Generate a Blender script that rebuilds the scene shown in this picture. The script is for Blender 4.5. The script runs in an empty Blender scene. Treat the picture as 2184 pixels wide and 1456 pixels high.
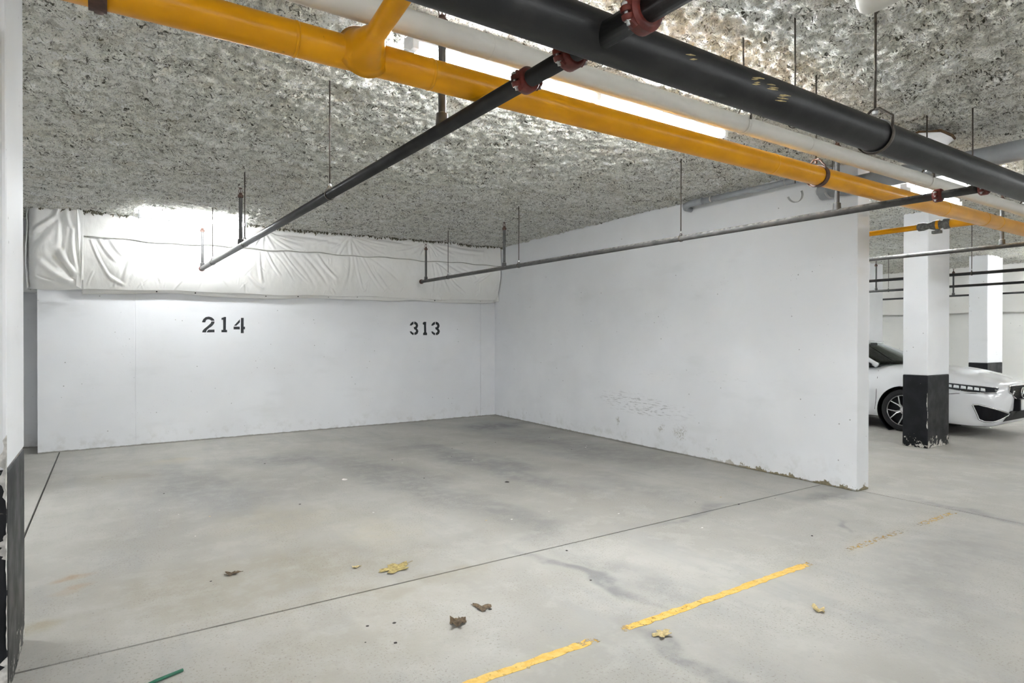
import bpy, bmesh, math, random
import numpy as np
from mathutils import Vector, Matrix
from mathutils.bvhtree import BVHTree

R = math.radians
scene = bpy.context.scene
col = scene.collection

# ------------------------------------------------------------------ camera
CAM = Vector((-5.881, -9.490, 1.400))
cd = bpy.data.cameras.new('camera')
cd.sensor_fit = 'HORIZONTAL'
cd.sensor_width = 36.0
cd.lens = 36.0 * 1308.2 / 2184.0
cd.clip_start = 0.02
cam = bpy.data.objects.new('camera', cd)
col.objects.link(cam)
yaw, pit, rol = R(33.4), R(-0.305), R(0.06)
fw = Vector((math.sin(yaw) * math.cos(pit), math.cos(yaw) * math.cos(pit), math.sin(pit)))
rt = Vector((math.cos(yaw), -math.sin(yaw), 0))
up = rt.cross(fw)
r2 = rt * math.cos(rol) + up * math.sin(rol)
u2 = -rt * math.sin(rol) + up * math.cos(rol)
m = Matrix((r2, u2, -fw)).transposed().to_4x4()
m.translation = CAM
cam.matrix_world = m
scene.camera = cam

# ------------------------------------------------------------------ world and exposure
w = bpy.data.worlds.new('world'); scene.world = w
w.use_nodes = True
w.node_tree.nodes['Background'].inputs[0].default_value = (0.75, 0.8, 0.85, 1)
w.node_tree.nodes['Background'].inputs[1].default_value = 0.02
vs = scene.view_settings
vs.view_transform = 'Standard'; vs.look = 'None'; vs.gamma = 1.0; vs.use_curve_mapping = False
vs.exposure = 1.85
scene.cycles.max_bounces = 5; scene.cycles.diffuse_bounces = 4; scene.cycles.adaptive_threshold = .05; scene.cycles.use_light_tree = False
TUBE_POWER = 30.0

CEIL = 3.047

# ------------------------------------------------------------------ mesh helpers
class MB:
    """collects vertices and faces, then links them as ONE mesh object"""
    def __init__(s): s.v = []; s.f = []
    def add(s, v, f):
        o = len(s.v); s.v += [tuple(p) for p in v]; s.f += [tuple(i + o for i in q) for q in f]; return s
    def box(s, a, b):
        (x0, y0, z0), (x1, y1, z1) = a, b
        return s.add([(x0,y0,z0),(x1,y0,z0),(x1,y1,z0),(x0,y1,z0),(x0,y0,z1),(x1,y0,z1),(x1,y1,z1),(x0,y1,z1)],
                     [(0,3,2,1),(4,5,6,7),(0,1,5,4),(1,2,6,5),(2,3,7,6),(3,0,4,7)])
    def tube(s, pts, r, n=16, caps=True):
        pts = [Vector(p) for p in pts]
        rs = r if isinstance(r, (list, tuple)) else [r] * len(pts)
        o = len(s.v); prev = None
        for i, p in enumerate(pts):
            a = pts[max(i-1,0)]; b = pts[min(i+1,len(pts)-1)]
            t = (b - a).normalized()
            if prev is None:
                ref = Vector((0,0,1)) if abs(t.z) < .9 else Vector((1,0,0))
                u = t.cross(ref).normalized()
            else:
                u = (prev - t * prev.dot(t)).normalized()
            prev = u; vv = t.cross(u)
            for k in range(n):
                an = 2 * math.pi * k / n
                s.v.append(tuple(p + (u * math.cos(an) + vv * math.sin(an)) * rs[i]))
        for i in range(len(pts)-1):
            for k in range(n):
                a = o + i*n + k; b = o + i*n + (k+1) % n
                s.f.append((a, b, b+n, a+n))
        if caps:
            s.f.append(tuple(o + k for k in range(n))[::-1])
            s.f.append(tuple(o + (len(pts)-1)*n + k for k in range(n)))
        return s
    def torus(s, c, ax, R_, r, n=28, m_=10, wide=None, a0=0.0, a1=None):
        """ring (or arc) around axis ax; wide stretches it along the axis"""
        c = Vector(c); ax = Vector(ax).normalized()
        ref = Vector((0,0,1)) if abs(ax.z) < .9 else Vector((1,0,0))
        v_ = (ref - ax * ref.dot(ax)).normalized(); u_ = v_.cross(ax)
        wide = wide or r; full = a1 is None
        a1 = a0 + 2*math.pi if full else a1
        cnt = n if full else n + 1
        o = len(s.v)
        for i in range(cnt):
            an = a0 + (a1 - a0) * i / n
            d = u_ * math.sin(an) + v_ * math.cos(an)
            for k in range(m_):
                b = 2*math.pi*k/m_
                s.v.append(tuple(c + d * (R_ + r*math.cos(b)) + ax * wide*math.sin(b)))
        for i in range(n):
            i2 = (i+1) % cnt
            for k in range(m_):
                k2 = (k+1) % m_
                s.f.append((o+i*m_+k, o+i2*m_+k, o+i2*m_+k2, o+i*m_+k2))
        if not full:
            s.f.append(tuple(o+k for k in range(m_))); s.f.append(tuple(o+n*m_+k for k in range(m_))[::-1])
        return s
    def lathe(s, base, ax, prof, n=20):
        base = Vector(base); ax = Vector(ax).normalized()
        ref = Vector((0,0,1)) if abs(ax.z) < .9 else Vector((1,0,0))
        u_ = ax.cross(ref).normalized(); v_ = ax.cross(u_)
        o = len(s.v)
        for h, r in prof:
            for k in range(n):
                an = 2*math.pi*k/n
                s.v.append(tuple(base + ax*h + (u_*math.cos(an) + v_*math.sin(an))*r))
        for i in range(len(prof)-1):
            for k in range(n):
                a = o+i*n+k; b = o+i*n+(k+1)%n
                s.f.append((a,b,b+n,a+n))
        s.f.append(tuple(o+k for k in range(n))[::-1]); s.f.append(tuple(o+(len(prof)-1)*n+k for k in range(n)))
        return s
    def prism(s, poly, to3, d):
        """polygon poly (2D), to3 maps (a,b,depth) to 3D"""
        n = len(poly); o = len(s.v)
        for h in (0, d):
            for a, b in poly: s.v.append(tuple(to3(a, b, h)))
        s.f.append(tuple(o+k for k in range(n))[::-1]); s.f.append(tuple(o+n+k for k in range(n)))
        for k in range(n):
            k2 = (k+1) % n
            s.f.append((o+k, o+k2, o+n+k2, o+n+k))
        return s
    def build(s, name, mat, parent=None, smooth=False, angle=None, bevel=0):
        me = bpy.data.meshes.new(name)
        me.from_pydata(s.v, [], s.f); me.validate()
        bm = bmesh.new(); bm.from_mesh(me); bmesh.ops.recalc_face_normals(bm, faces=bm.faces); bm.to_mesh(me); bm.free()
        return link(name, me, mat, parent, smooth, angle, bevel)

def link(name, me, mat, parent=None, smooth=False, angle=None, bevel=0):
    o = bpy.data.objects.new(name, me); col.objects.link(o)
    if mat is not None: me.materials.append(M[mat])
    if smooth or angle is not None:
        me.shade_smooth()
        if angle is not None:
            try: me.set_sharp_from_angle(angle=R(angle))
            except Exception: pass
    if bevel:
        bv = o.modifiers.new('bevel', 'BEVEL'); bv.width = bevel; bv.segments = 2; bv.limit_method = 'ANGLE'
    if parent is not None:
        o.parent = parent
        o.location = -parent.location if parent.type == 'EMPTY' or parent.location.length else (0,0,0)
        if parent.parent is not None: o.location = (0,0,0)
    return o

def grid_mesh(name, P):
    """P: (ny, nx, 3) array -> mesh, quick"""
    ny, nx = P.shape[:2]
    me = bpy.data.meshes.new(name)
    me.vertices.add(nx*ny); me.vertices.foreach_set('co', P.reshape(-1).astype(np.float32))
    i = np.arange((ny-1)*(nx-1)); r_, c_ = i // (nx-1), i % (nx-1)
    a = r_*nx + c_
    q = np.stack([a, a+1, a+nx+1, a+nx], 1).astype(np.int32)
    me.loops.add(q.size); me.loops.foreach_set('vertex_index', q.reshape(-1))
    me.polygons.add(len(q)); me.polygons.foreach_set('loop_start', np.arange(0, q.size, 4, dtype=np.int32))
    me.update(calc_edges=True); me.validate()
    return me

def tag(o, label=None, cat=None, group=None, kind=None):
    if label: o['label'] = label
    if cat: o['category'] = cat
    if group: o['group'] = group
    if kind: o['kind'] = kind
    return o
def thing(name, loc, label, cat, group=None):
    o = bpy.data.objects.new(name, None); col.objects.link(o)
    o.location = loc; o.empty_display_size = .1
    return tag(o, label, cat, group)

# numpy value noise ------------------------------------------------
def vnoise(x, y, seed=0):
    xi = np.floor(x).astype(np.int64); yi = np.floor(y).astype(np.int64)
    fx = x - xi; fy = y - yi
    fx = fx*fx*(3-2*fx); fy = fy*fy*(3-2*fy)
    def h(a, b):
        n = (a*374761393 + b*668265263 + seed*982451653) & 0xffffffff
        n = ((n ^ (n >> 13)) * 1274126177) & 0xffffffff
        n = n ^ (n >> 16)
        return (n & 0xffff) / 65535.0
    return (h(xi,yi)*(1-fx) + h(xi+1,yi)*fx)*(1-fy) + (h(xi,yi+1)*(1-fx) + h(xi+1,yi+1)*fx)*fy
def fbm(x, y, oct=4, seed=0, gain=.5):
    t = 0; a = 1; s = 0
    for i in range(oct):
        t = t + a*vnoise(x*2**i, y*2**i, seed+i*17); s += a; a *= gain
    return t/s - .5

# ------------------------------------------------------------------ materials
M = {}
class NT:
    """small wrapper to write node trees as expressions"""
    def __init__(s, name):
        s.m = bpy.data.materials.new(name); s.m.use_nodes = True
        s.t = s.m.node_tree; s.b = s.t.nodes['Principled BSDF']; s.out = s.t.nodes['Material Output']
        M[name] = s.m
        s._pos = None
    def n(s, typ, **kw):
        nd = s.t.nodes.new(typ)
        for k, v in kw.items():
            if k.startswith('i_'): s.set(nd.inputs[k[2:].replace('_', ' ')], v)
            else: setattr(nd, k, v)
        return nd
    def set(s, sock, v):
        if hasattr(v, 'is_linked') or isinstance(v, bpy.types.NodeSocket): s.t.links.new(v, sock)
        else:
            if isinstance(v, (tuple, list)) and len(v) == 3 and sock.type == 'RGBA': v = (*v, 1)
            sock.default_value = v
    @property
    def pos(s):
        if s._pos is None: s._pos = s.n('ShaderNodeNewGeometry').outputs['Position']
        return s._pos
    def math(s, op, a, b=0.0, clamp=False):
        nd = s.n('ShaderNodeMath', operation=op, use_clamp=clamp); s.set(nd.inputs[0], a); s.set(nd.inputs[1], b); return nd.outputs[0]
    def vec(s, op, a, b=(0,0,0)):
        nd = s.n('ShaderNodeVectorMath', operation=op); s.set(nd.inputs[0], a); s.set(nd.inputs[1], b)
        return nd.outputs['Value'] if op in ('LENGTH','DOT_PRODUCT') else nd.outputs[0]
    def mapping(s, v, loc=(0,0,0), rot=(0,0,0), scale=(1,1,1), kind='POINT'):
        nd = s.n('ShaderNodeMapping', vector_type=kind); s.set(nd.inputs[0], v)
        nd.inputs['Location'].default_value = loc; nd.inputs['Rotation'].default_value = rot; nd.inputs['Scale'].default_value = scale
        return nd.outputs[0]
    flat = False
    def noise(s, v, scale, detail=4, rough=.55, dist=0.0, col=False):
        nd = s.n('ShaderNodeTexNoise')
        if s.flat: nd.noise_dimensions = '2D'; detail = min(detail, 4)
        s.set(nd.inputs['Vector'], v)
        nd.inputs['Scale'].default_value = scale; nd.inputs['Detail'].default_value = detail
        nd.inputs['Roughness'].default_value = rough; nd.inputs['Distortion'].default_value = dist
        return nd.outputs['Color' if col else 'Fac']
    def voro(s, v, scale, feat='F1', rnd=1.0):
        nd = s.n('ShaderNodeTexVoronoi', feature=feat)
        if s.flat: nd.voronoi_dimensions = '2D'
        s.set(nd.inputs['Vector'], v)
        nd.inputs['Scale'].default_value = scale; nd.inputs['Randomness'].default_value = rnd
        return nd.outputs['Distance']
    def rng(s, v, a, b, c=0.0, d=1.0, smooth=True):
        nd = s.n('ShaderNodeMapRange', interpolation_type='SMOOTHSTEP' if smooth else 'LINEAR')
        s.set(nd.inputs[0], v)
        for i, q in enumerate((a, b, c, d)): nd.inputs[i+1].default_value = q
        return nd.outputs[0]
    def mix(s, f, a, b, mode='MIX'):
        nd = s.n('ShaderNodeMix', data_type='RGBA', blend_type=mode)
        s.set(nd.inputs[0], f); s.set(nd.inputs[6], a); s.set(nd.inputs[7], b)
        return nd.outputs[2]
    def sep(s, v):
        nd = s.n('ShaderNodeSeparateXYZ'); s.set(nd.inputs[0], v); return nd.outputs
    def spot(s, v, c, r, rot=0.0, inner=.2):
        """soft ellipse mask in x,y"""
        q = s.mapping(v, (c[0], c[1], 0), (0, 0, R(rot)), (r[0], r[1], 1e6), 'TEXTURE')
        return s.rng(s.vec('LENGTH', q), inner, 1.0, 1.0, 0.0)
    def bump(s, h, strength=.3, dist=.01):
        nd = s.n('ShaderNodeBump'); s.set(nd.inputs['Height'], h)
        nd.inputs['Strength'].default_value = strength; nd.inputs['Distance'].default_value = dist
        s.t.links.new(nd.outputs[0], s.b.inputs['Normal'])
    def base(s, c=None, rough=None, metal=None, spec=None):
        if c is not None: s.set(s.b.inputs['Base Color'], c)
        if rough is not None: s.set(s.b.inputs['Roughness'], rough)
        if metal is not None: s.set(s.b.inputs['Metallic'], metal)
        if spec is not None: s.set(s.b.inputs['Specular IOR Level'], spec)
        return s

def simple(name, c, rough=.5, metal=0.0, var=.12, scale=25, spec=None, bump=0):
    t = NT(name); nz = t.noise(t.pos, scale, 4)
    c2 = tuple(x*(1-var) for x in c); c3 = tuple(min(1, x*(1+var*.6)) for x in c)
    t.base(t.mix(t.rng(nz, .3, .7), c2, c3), rough, metal, spec)
    if bump: t.bump(nz, bump, .004)
    return t

# --- concrete floor
t = NT('concrete'); t.flat = True
p = t.pos
wob = t.vec('SCALE', t.vec('SUBTRACT', t.noise(p, 1.1, 3, col=True), (.5,.5,.5)))
wob.node.inputs['Scale'].default_value = .7
pw = t.vec('ADD', p, wob)
c = t.mix(t.rng(t.noise(p, .55, 5, .6), .35, .65), (.345,.334,.302), (.425,.414,.38))
c = t.mix(t.math('MULTIPLY', t.rng(t.noise(t.mapping(p, scale=(1.8,.30,1)), 1.5, 6, .65), .48, .70), .45), c, (.32,.32,.31))   # drag marks along the stalls
c = t.mix(t.math('MULTIPLY', t.rng(t.noise(p, 3.3, 6, .7), .50, .68), .30), c, (.49,.48,.445))
c = t.mix(t.math('MULTIPLY', t.rng(t.noise(p, 9.0, 5, .7), .50, .68), .28), c, (.34,.33,.305))
brk = t.rng(t.noise(p, 6.5, 5, .7), .30, .62, .45, 1.0)
GREY = (.22,.22,.215); BROWN = (.31,.285,.225); TAN = (.45,.405,.30)
for cx, cy, rx, ry, rot, colr, k in (
    (-3.50,-3.7,.42,2.5,8,GREY,.50), (-4.25,-2.15,.75,.55,-20,GREY,.50), (-5.15,-3.1,.62,1.9,14,GREY,.42),
    (-5.75,-2.2,.5,.5,0,BROWN,.35), (-2.35,-3.5,.42,2.4,5,GREY,.58), (-.75,-1.15,.95,.62,0,GREY,.75),
    (-1.05,-3.1,.5,2.6,3,GREY,.42), (-.65,-3.2,.6,3.0,0,GREY,.38), (-2.6,-2.3,.6,.35,0,GREY,.5),
    (-1.7,-5.3,.4,1.1,0,GREY,.35), (-3.25,-5.6,.35,.9,2,GREY,.45), (-3.25,-6.9,.28,1.0,8,GREY,.35), (-3.52,-6.75,.10,.75,9,GREY,.75),
    (-3.71,-7.6,.11,.6,6,GREY,.65), (-5.1,-5.7,1.4,.8,0,BROWN,.55), (-5.0,-6.7,1.0,.5,0,BROWN,.35), (-4.75,-4.6,.8,.7,20,TAN,.28), (-4.15,-5.2,.5,.5,0,TAN,.28),
    (-5.3,-1.6,.5,.25,0,TAN,.4), (-6.02,-5.06,.16,.10,10,(.36,.28,.19),.7), (-6.08,-5.32,.15,.09,-8,(.36,.28,.19),.6),
    (-6.12,-5.72,.16,.12,0,(.33,.29,.2),.6), (-4.45,-6.35,.7,.25,0,BROWN,.22), (-.5,-6.45,.5,.18,0,GREY,.5),
    (-1.3,-7.7,1.3,.5,0,GREY,.25), (-2.2,-8.0,1.2,.4,10,GREY,.25), (.9,-6.2,1.2,.3,5,(.42,.40,.36),.5), (-2.0,-6.2,1.0,.10,0,GREY,.55), (-4.6,-6.25,1.2,.10,0,BROWN,.40), (-.05,-7.4,.12,.9,0,GREY,.5), (-1.3,-7.05,.18,.05,10,GREY,.6)):
    mk = t.spot(pw, (cx, cy), (rx, ry), rot)
    c = t.mix(t.math('MULTIPLY', t.math('MULTIPLY', mk, brk), k*1.4), c, colr)
spk = t.math('MULTIPLY', t.rng(t.noise(p, 80, 3, .65), .60, .68), t.rng(t.noise(p, 2.0, 3), .38, .60))
c = t.mix(t.math('MULTIPLY', spk, .55), c, (.19,.165,.12))
spk2 = t.math('MULTIPLY', t.rng(t.voro(p, 21), .05, .10, 1.0, 0.0), t.rng(t.noise(p, 6.0, 2), .60, .68))
c = t.mix(t.math('MULTIPLY', spk2, .5), c, (.16,.15,.13))
c = t.mix(t.math('MULTIPLY', t.rng(t.noise(p, 230, 2), .5, .8), .25), c, (.36,.36,.35))
t.base(c, t.rng(t.noise(p, 1.5, 3), .3, .7, .55, .75), spec=.35)
t.bump(t.noise(p, 60, 3, .75), .25, .004)

simple('joint_filler', (.025,.025,.024), .9)

# --- painted concrete walls
def wallmat(name, scuff=False, tint=(.86,.87,.89)):
    t = NT(name); p = t.pos; xyz = t.sep(p)
    c = t.mix(t.rng(t.noise(p, .9, 4), .35, .7), tuple(v*.93 for v in tint), tint)
    c = t.mix(t.math('MULTIPLY', t.rng(t.noise(t.mapping(p, scale=(1,1,3)), 1.4, 5), .55, .8), .35), c, (.68,.69,.69))
    holes = t.math('MULTIPLY', t.rng(t.voro(p, 9.0), .045, .075, 1.0, 0.0), t.rng(t.noise(p, 2.2, 2), .48, .56))
    c = t.mix(t.math('MULTIPLY', holes, .8), c, (.30,.30,.29))
    h2 = t.math('MULTIPLY', t.rng(t.voro(p, 30.0), .07, .12, 1.0, 0.0), t.rng(t.noise(p, 3.1, 2), .60, .68))
    c = t.mix(t.math('MULTIPLY', h2, .7), c, (.35,.35,.34))
    # splash dirt just above the floor
    low = t.math('MULTIPLY', t.rng(xyz[2], .02, .32, 1.0, 0.0), t.rng(t.noise(p, 7.0, 5, .65), .48, .7))
    c = t.mix(t.math('MULTIPLY', low, .35), c, (.50,.49,.45))
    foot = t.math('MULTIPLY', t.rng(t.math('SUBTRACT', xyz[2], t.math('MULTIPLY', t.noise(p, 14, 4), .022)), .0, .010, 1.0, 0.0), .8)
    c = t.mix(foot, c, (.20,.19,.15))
    hgt = t.noise(p, 4.0, 4, .6)
    if scuff:
        def yz(cy, cz, ry, rz, rot=0):
            q = t.mapping(t.vec('ADD', p, t.vec('MULTIPLY', t.vec('SUBTRACT', t.noise(p, 7, 3, col=True), (.5,.5,.5)), (.2,.2,.2))),
                          (0, cy, cz), (R(rot), 0, 0), (1e6, ry, rz), 'TEXTURE')
            return t.rng(t.vec('LENGTH', q), .35, 1.0, 1.0, 0.0)
        st = t.noise(t.mapping(p, scale=(1, 3.0, 26)), 3.0, 5, .65)
        sc_ = t.math('MULTIPLY', yz(-3.75, .53, 1.05, .17, 3), t.rng(st, .53, .62))
        c = t.mix(t.math('MULTIPLY', sc_, .75), c, (.42,.42,.42))
        sc2 = t.math('MULTIPLY', yz(-4.6, .95, 1.6, .10), t.rng(st, .60, .66))
        c = t.mix(t.math('MULTIPLY', sc2, .35), c, (.5,.5,.5))
        for cy, cz, ry, rz, k in ((-3.31,.28,.05,.10,.8), (-4.13,.29,.06,.07,.8), (-4.42,.26,.15,.11,.75), (-4.9,.13,.06,.05,.5)):
            dust = t.math('MULTIPLY', yz(cy, cz, ry, rz), t.rng(t.noise(p, 45, 3), .40, .62))
            c = t.mix(t.math('MULTIPLY', dust, k), c, (.45,.44,.40))
        ban = t.math('MULTIPLY', t.math('MULTIPLY', t.rng(t.math('SUBTRACT', xyz[2], t.math('MULTIPLY', t.rng(t.noise(p, 9, 5, .7), .35, .75), .085)), -.012, .004, 1.0, 0.0),
                     t.rng(xyz[1], -4.6, -5.6)), 1.0)
        c = t.mix(ban, c, t.mix(t.noise(p, 30, 3), (.08,.075,.06), (.36,.30,.17)))
    t.base(c, .55, spec=.35); t.bump(hgt, .25, .01)
    return t
wallmat('wall_paint'); wallmat('wall_paint_scuffed', True)
wallmat('far_wall_paint', tint=(.85,.85,.82))

# --- black / white paint on columns
t = NT('black_paint'); p = t.pos; xyz = t.sep(p)
c = t.mix(t.rng(t.noise(p, 6, 5), .35, .7), (.007,.0075,.009), (.015,.016,.019))
c = t.mix(t.math('MULTIPLY', t.rng(t.noise(p, 34, 4, .7), .68, .76), .6), c, (.34,.33,.30))
chipz = t.math('SUBTRACT', xyz[2], t.math('MULTIPLY', t.rng(t.noise(p, 11, 5, .7), .45, .80), .32))
c = t.mix(t.rng(chipz, -.012, .004, 1.0, 0.0), c, t.mix(t.noise(p, 40, 3), (.40,.37,.30), (.70,.69,.66)))
t.base(c, t.rng(t.noise(p, 5, 3), .3, .7, .34, .52), spec=.25); t.bump(t.noise(p, 8, 5), .25, .01)
simple('chip_plaster', (.62,.60,.57), .85, var=.3, scale=40, bump=.5)

# --- sprayed ceiling
t = NT('sprayed_fibre'); t.flat = True; p = t.pos
c = t.mix(t.rng(t.noise(p, 1.1, 3), .35, .65), (.86,.845,.765), (.92,.91,.855))
c = t.mix(t.math('MULTIPLY', t.rng(t.noise(p, 26, 4, .7, .5), .46, .58), .6), c, (.90,.90,.87))
c = t.mix(t.math('MULTIPLY', t.rng(t.noise(p, 13, 5, .7), .50, .62), .55), c, (.47,.455,.38))
dk = t.math('MULTIPLY', t.rng(t.noise(t.mapping(p, scale=(1.0,1.5,1)), 30, 4, .72, .9), .545, .61), t.rng(t.noise(p, 5, 3), .38, .60))
c = t.mix(t.math('MULTIPLY', dk, .95), c, (.07,.065,.045))
c = t.mix(t.math('MULTIPLY', t.rng(t.noise(p, 85, 3, .7), .585, .67), .7), c, (.14,.135,.105))
c = t.mix(t.math('MULTIPLY', t.rng(t.noise(p, 3.2, 3), .62, .72), .22), c, (.48,.40,.27))
fl = t.math('MULTIPLY', t.rng(t.noise(t.mapping(p, rot=(0,0,.6), scale=(1.0,2.2,1)), 3.4, 4, .6), .57, .66), t.rng(t.noise(p, 55, 3, .7), .47, .55))
c = t.mix(t.math('MULTIPLY', fl, .9), c, (.97,.97,.96))
t.base(c, .95, spec=.15)
t.bump(t.noise(p, 46, 3, .75, .6), 1.0, .02)

# --- film insulation
t = NT('poly_film'); p = t.pos
c = t.mix(t.rng(t.noise(p, 1.3, 4), .4, .7), (.87,.86,.825), (.90,.895,.875))
c = t.mix(t.math('MULTIPLY', t.rng(t.noise(p, 18, 4, .7), .66, .74), .35), c, (.42,.41,.36))
t.base(c, .33, spec=.5)
t.bump(t.noise(t.mapping(p, scale=(1.0,1,.45)), 9, 4, .55, .5), .35, .02)
simple('film_seam', (.42,.41,.37), .7)
simple('fibre_fringe', (.16,.145,.10), .95, var=.4, scale=60)

# --- pipes
t = NT('yellow_paint'); p = t.pos
c = t.mix(t.rng(t.noise(p, 5, 4), .35, .7), (.72,.315,.002), (.82,.37,.003))
c = t.mix(t.math('MULTIPLY', t.rng(t.noise(p, 30, 4, .7), .68, .74), .5), c, (.28,.14,.01))
t.base(c, .30, spec=.35); t.bump(t.noise(p, 60, 3), .08, .003)
simple('white_pvc', (.74,.725,.67), .42, var=.05, scale=6)
simple('grey_pvc', (.32,.335,.35), .35, var=.10, scale=9)
t = NT('black_steel'); p = t.pos; nrm = t.sep(t.n('ShaderNodeNewGeometry').outputs['Normal'])
c = t.mix(t.rng(t.noise(p, 7, 5), .35, .7), (.010,.0105,.012), (.022,.022,.023))
dust = t.math('MULTIPLY', t.rng(nrm[2], .25, .85), t.rng(t.noise(p, 12, 5, .7), .30, .62))
c = t.mix(t.math('MULTIPLY', dust, .8), c, (.10,.083,.06))
t.base(c, .42, metal=.0, spec=.5); t.bump(t.noise(p, 70, 3), .15, .003)
t = NT('grey_steel'); p = t.pos; nrm = t.sep(t.n('ShaderNodeNewGeometry').outputs['Normal'])
c = t.mix(t.rng(t.noise(p, 9, 5), .35, .7), (.055,.055,.054), (.10,.097,.094))
dust = t.math('MULTIPLY', t.rng(nrm[2], .0, .7), t.rng(t.noise(p, 25, 5, .7), .35, .62))
c = t.mix(t.math('MULTIPLY', dust, .9), c, (.33,.32,.30))
t.base(c, .5, spec=.45)
simple('rod_steel', (.085,.07,.055), .55, .3, var=.4, scale=50)
simple('bright_zinc', (.62,.62,.62), .35, .8)
simple('light_band', (.40,.40,.39), .5)
t = NT('red_iron'); p = t.pos
t.base(t.mix(t.rng(t.noise(p, 22, 4), .35, .65), (.10,.016,.011), (.19,.030,.021)), .45, spec=.5); t.bump(t.noise(p, 50, 3), .2, .004)
simple('rust_brown', (.10,.05,.035), .6, var=.35, scale=40)
simple('copper_brown', (.22,.12,.085), .55, var=.3, scale=40)
simple('bare_metal', (.16,.16,.15), .6, .2, var=.5, scale=45)
simple('stencil_black', (.020,.023,.027), .6, var=.35, scale=30)
t = NT('line_paint'); p = t.pos; x = t.sep(p)[0]
t.base(t.mix(t.rng(t.noise(p, 30, 4), .35, .65), (.66,.40,.06), (.74,.50,.14)), .6)
wear = t.rng(t.noise(p, 32, 5, .75), .38, .58)
ramp = t.n('ShaderNodeValToRGB'); t.set(ramp.inputs[0], t.rng(x, -5.2, 0.3, 0, 1, False))
els = ramp.color_ramp.elements
els[0].position = 0; els[0].color = (.95,)*3 + (1,); els[1].position = 1; els[1].color = (.0,)*3 + (1,)
for q, v in ((.20,.95),(.225,.08),(.245,.08),(.27,.9),(.52,1.0),(.545,.05),(.60,.04),(.63,.30),(.74,.27),(.78,.08),(.82,.34),(.90,.34),(.93,.04)):
    e = els.new(q); e.color = (v,)*3 + (1,)
al = t.rng(t.math('ADD', t.math('MULTIPLY', ramp.outputs[0], 1.15), t.math('MULTIPLY', t.math('SUBTRACT', wear, 1.0), .75)), .12, .5)
t.set(t.b.inputs['Alpha'], al)

# --- lamps
def emit(name, c, s):
    t = NT(name); t.base((.9,.9,.9), .4)
    t.set(t.b.inputs['Emission Color'], c); t.b.inputs['Emission Strength'].default_value = s
    return t
emit('tube_glow', (.945,.975,1.0), TUBE_POWER); emit('boosted_tube_glow', (.945,.975,1.0), TUBE_POWER*1.7)  # second glow is the same tube, boosted to brighten the stalls
simple('white_enamel', (.80,.81,.82), .4, var=.04)

# --- leaves, litter
simple('leaf_yellow', (.37,.29,.11), .8, var=.45, scale=60)
simple('leaf_brown', (.12,.085,.05), .85, var=.5, scale=70)
simple('leaf_tan', (.55,.44,.22), .85, var=.3, scale=70)
simple('grit_dark', (.035,.03,.027), .9)
simple('grit_white', (.78,.77,.74), .8)
simple('green_plastic', (.01,.11,.06), .4)
simple('rust_edge', (.13,.075,.035), .95, var=.5, scale=50)

# --- car
t = NT('car_white'); t.base((.80,.81,.83), .18, spec=.6)
t.b.inputs['Coat Weight'].default_value = .8; t.b.inputs['Coat Roughness'].default_value = .04
simple('car_black', (.004,.004,.006), .5, var=.1, spec=.2)
simple('tyre_rubber', (.010,.010,.011), .8, var=.2)
simple('chrome', (.78,.78,.80), .10, 1.0, var=.03)
simple('rim_alloy', (.66,.66,.66), .25, .75, var=.05)
simple('lamp_lens', (.030,.033,.038), .06, var=.1)
simple('led_lens', (.75,.78,.80), .15, var=.1)
simple('plate_white', (.70,.71,.72), .5, var=.03)
simple('seat_dark', (.015,.016,.016), .7)
t = NT('window_glass')
tr = t.n('ShaderNodeBsdfTransparent'); tr.inputs[0].default_value = (.86,.97,.92,1)
gl = t.n('ShaderNodeBsdfGlossy'); gl.inputs['Roughness'].default_value = .03; gl.inputs[0].default_value = (.9,.95,.93,1)
fr = t.n('ShaderNodeFresnel'); fr.inputs[0].default_value = 1.45
mx = t.n('ShaderNodeMixShader'); t.set(mx.inputs[0], fr.outputs[0]); t.set(mx.inputs[1], tr.outputs[0]); t.set(mx.inputs[2], gl.outputs[0])
t.t.links.new(mx.outputs[0], t.out.inputs[0])

# ================================================================== THE SETTING
def struct(name, mb, mat, label=None, **kw):
    o = mb.build(name, mat, **kw); o['kind'] = 'structure'
    if label: o['label'] = label
    return o

# floor: dark bed with separate concrete slabs, saw-cut joints between them
floor = struct('floor', MB().box((-16,-20,-.20), (14,4,-.03)), 'joint_filler', 'grey concrete garage floor with saw-cut joints and tyre stains')
G = .007
def slab(x0, y0, x1, y1):
    return MB().box((x0+G, y0+G, -.03), (x1-G, y1-G, 0)).build('slab', 'concrete', floor)
for a in ((-16,-6.22,-6.375,4), (-6.375,-6.22,-.10,4), (-16,-12.4,-6.375,-6.22), (-6.375,-12.4,-.10,-6.22),
          (-.10,-12.4,6.3,4), (6.3,-12.4,14,4), (-16,-20,-.10,-12.4), (-.10,-20,14,-12.4)):
    slab(*a)
# yellow parking line, worn
mb = MB(); n = 160; rnd = random.Random(4)
top = []; bot = []
for i in range(n+1):
    x = -5.2 + 5.5*i/n
    top.append((x, -7.305 + rnd.uniform(-.006,.006))); bot.append((x, -7.355 + rnd.uniform(-.006,.006)))
mb.prism(bot + top[::-1], lambda a, b, h: (a, b, .0006 + h), .0008)
o = mb.build('painted_line', 'line_paint', floor); o['label'] = 'worn yellow painted parking line on the concrete'

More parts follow.
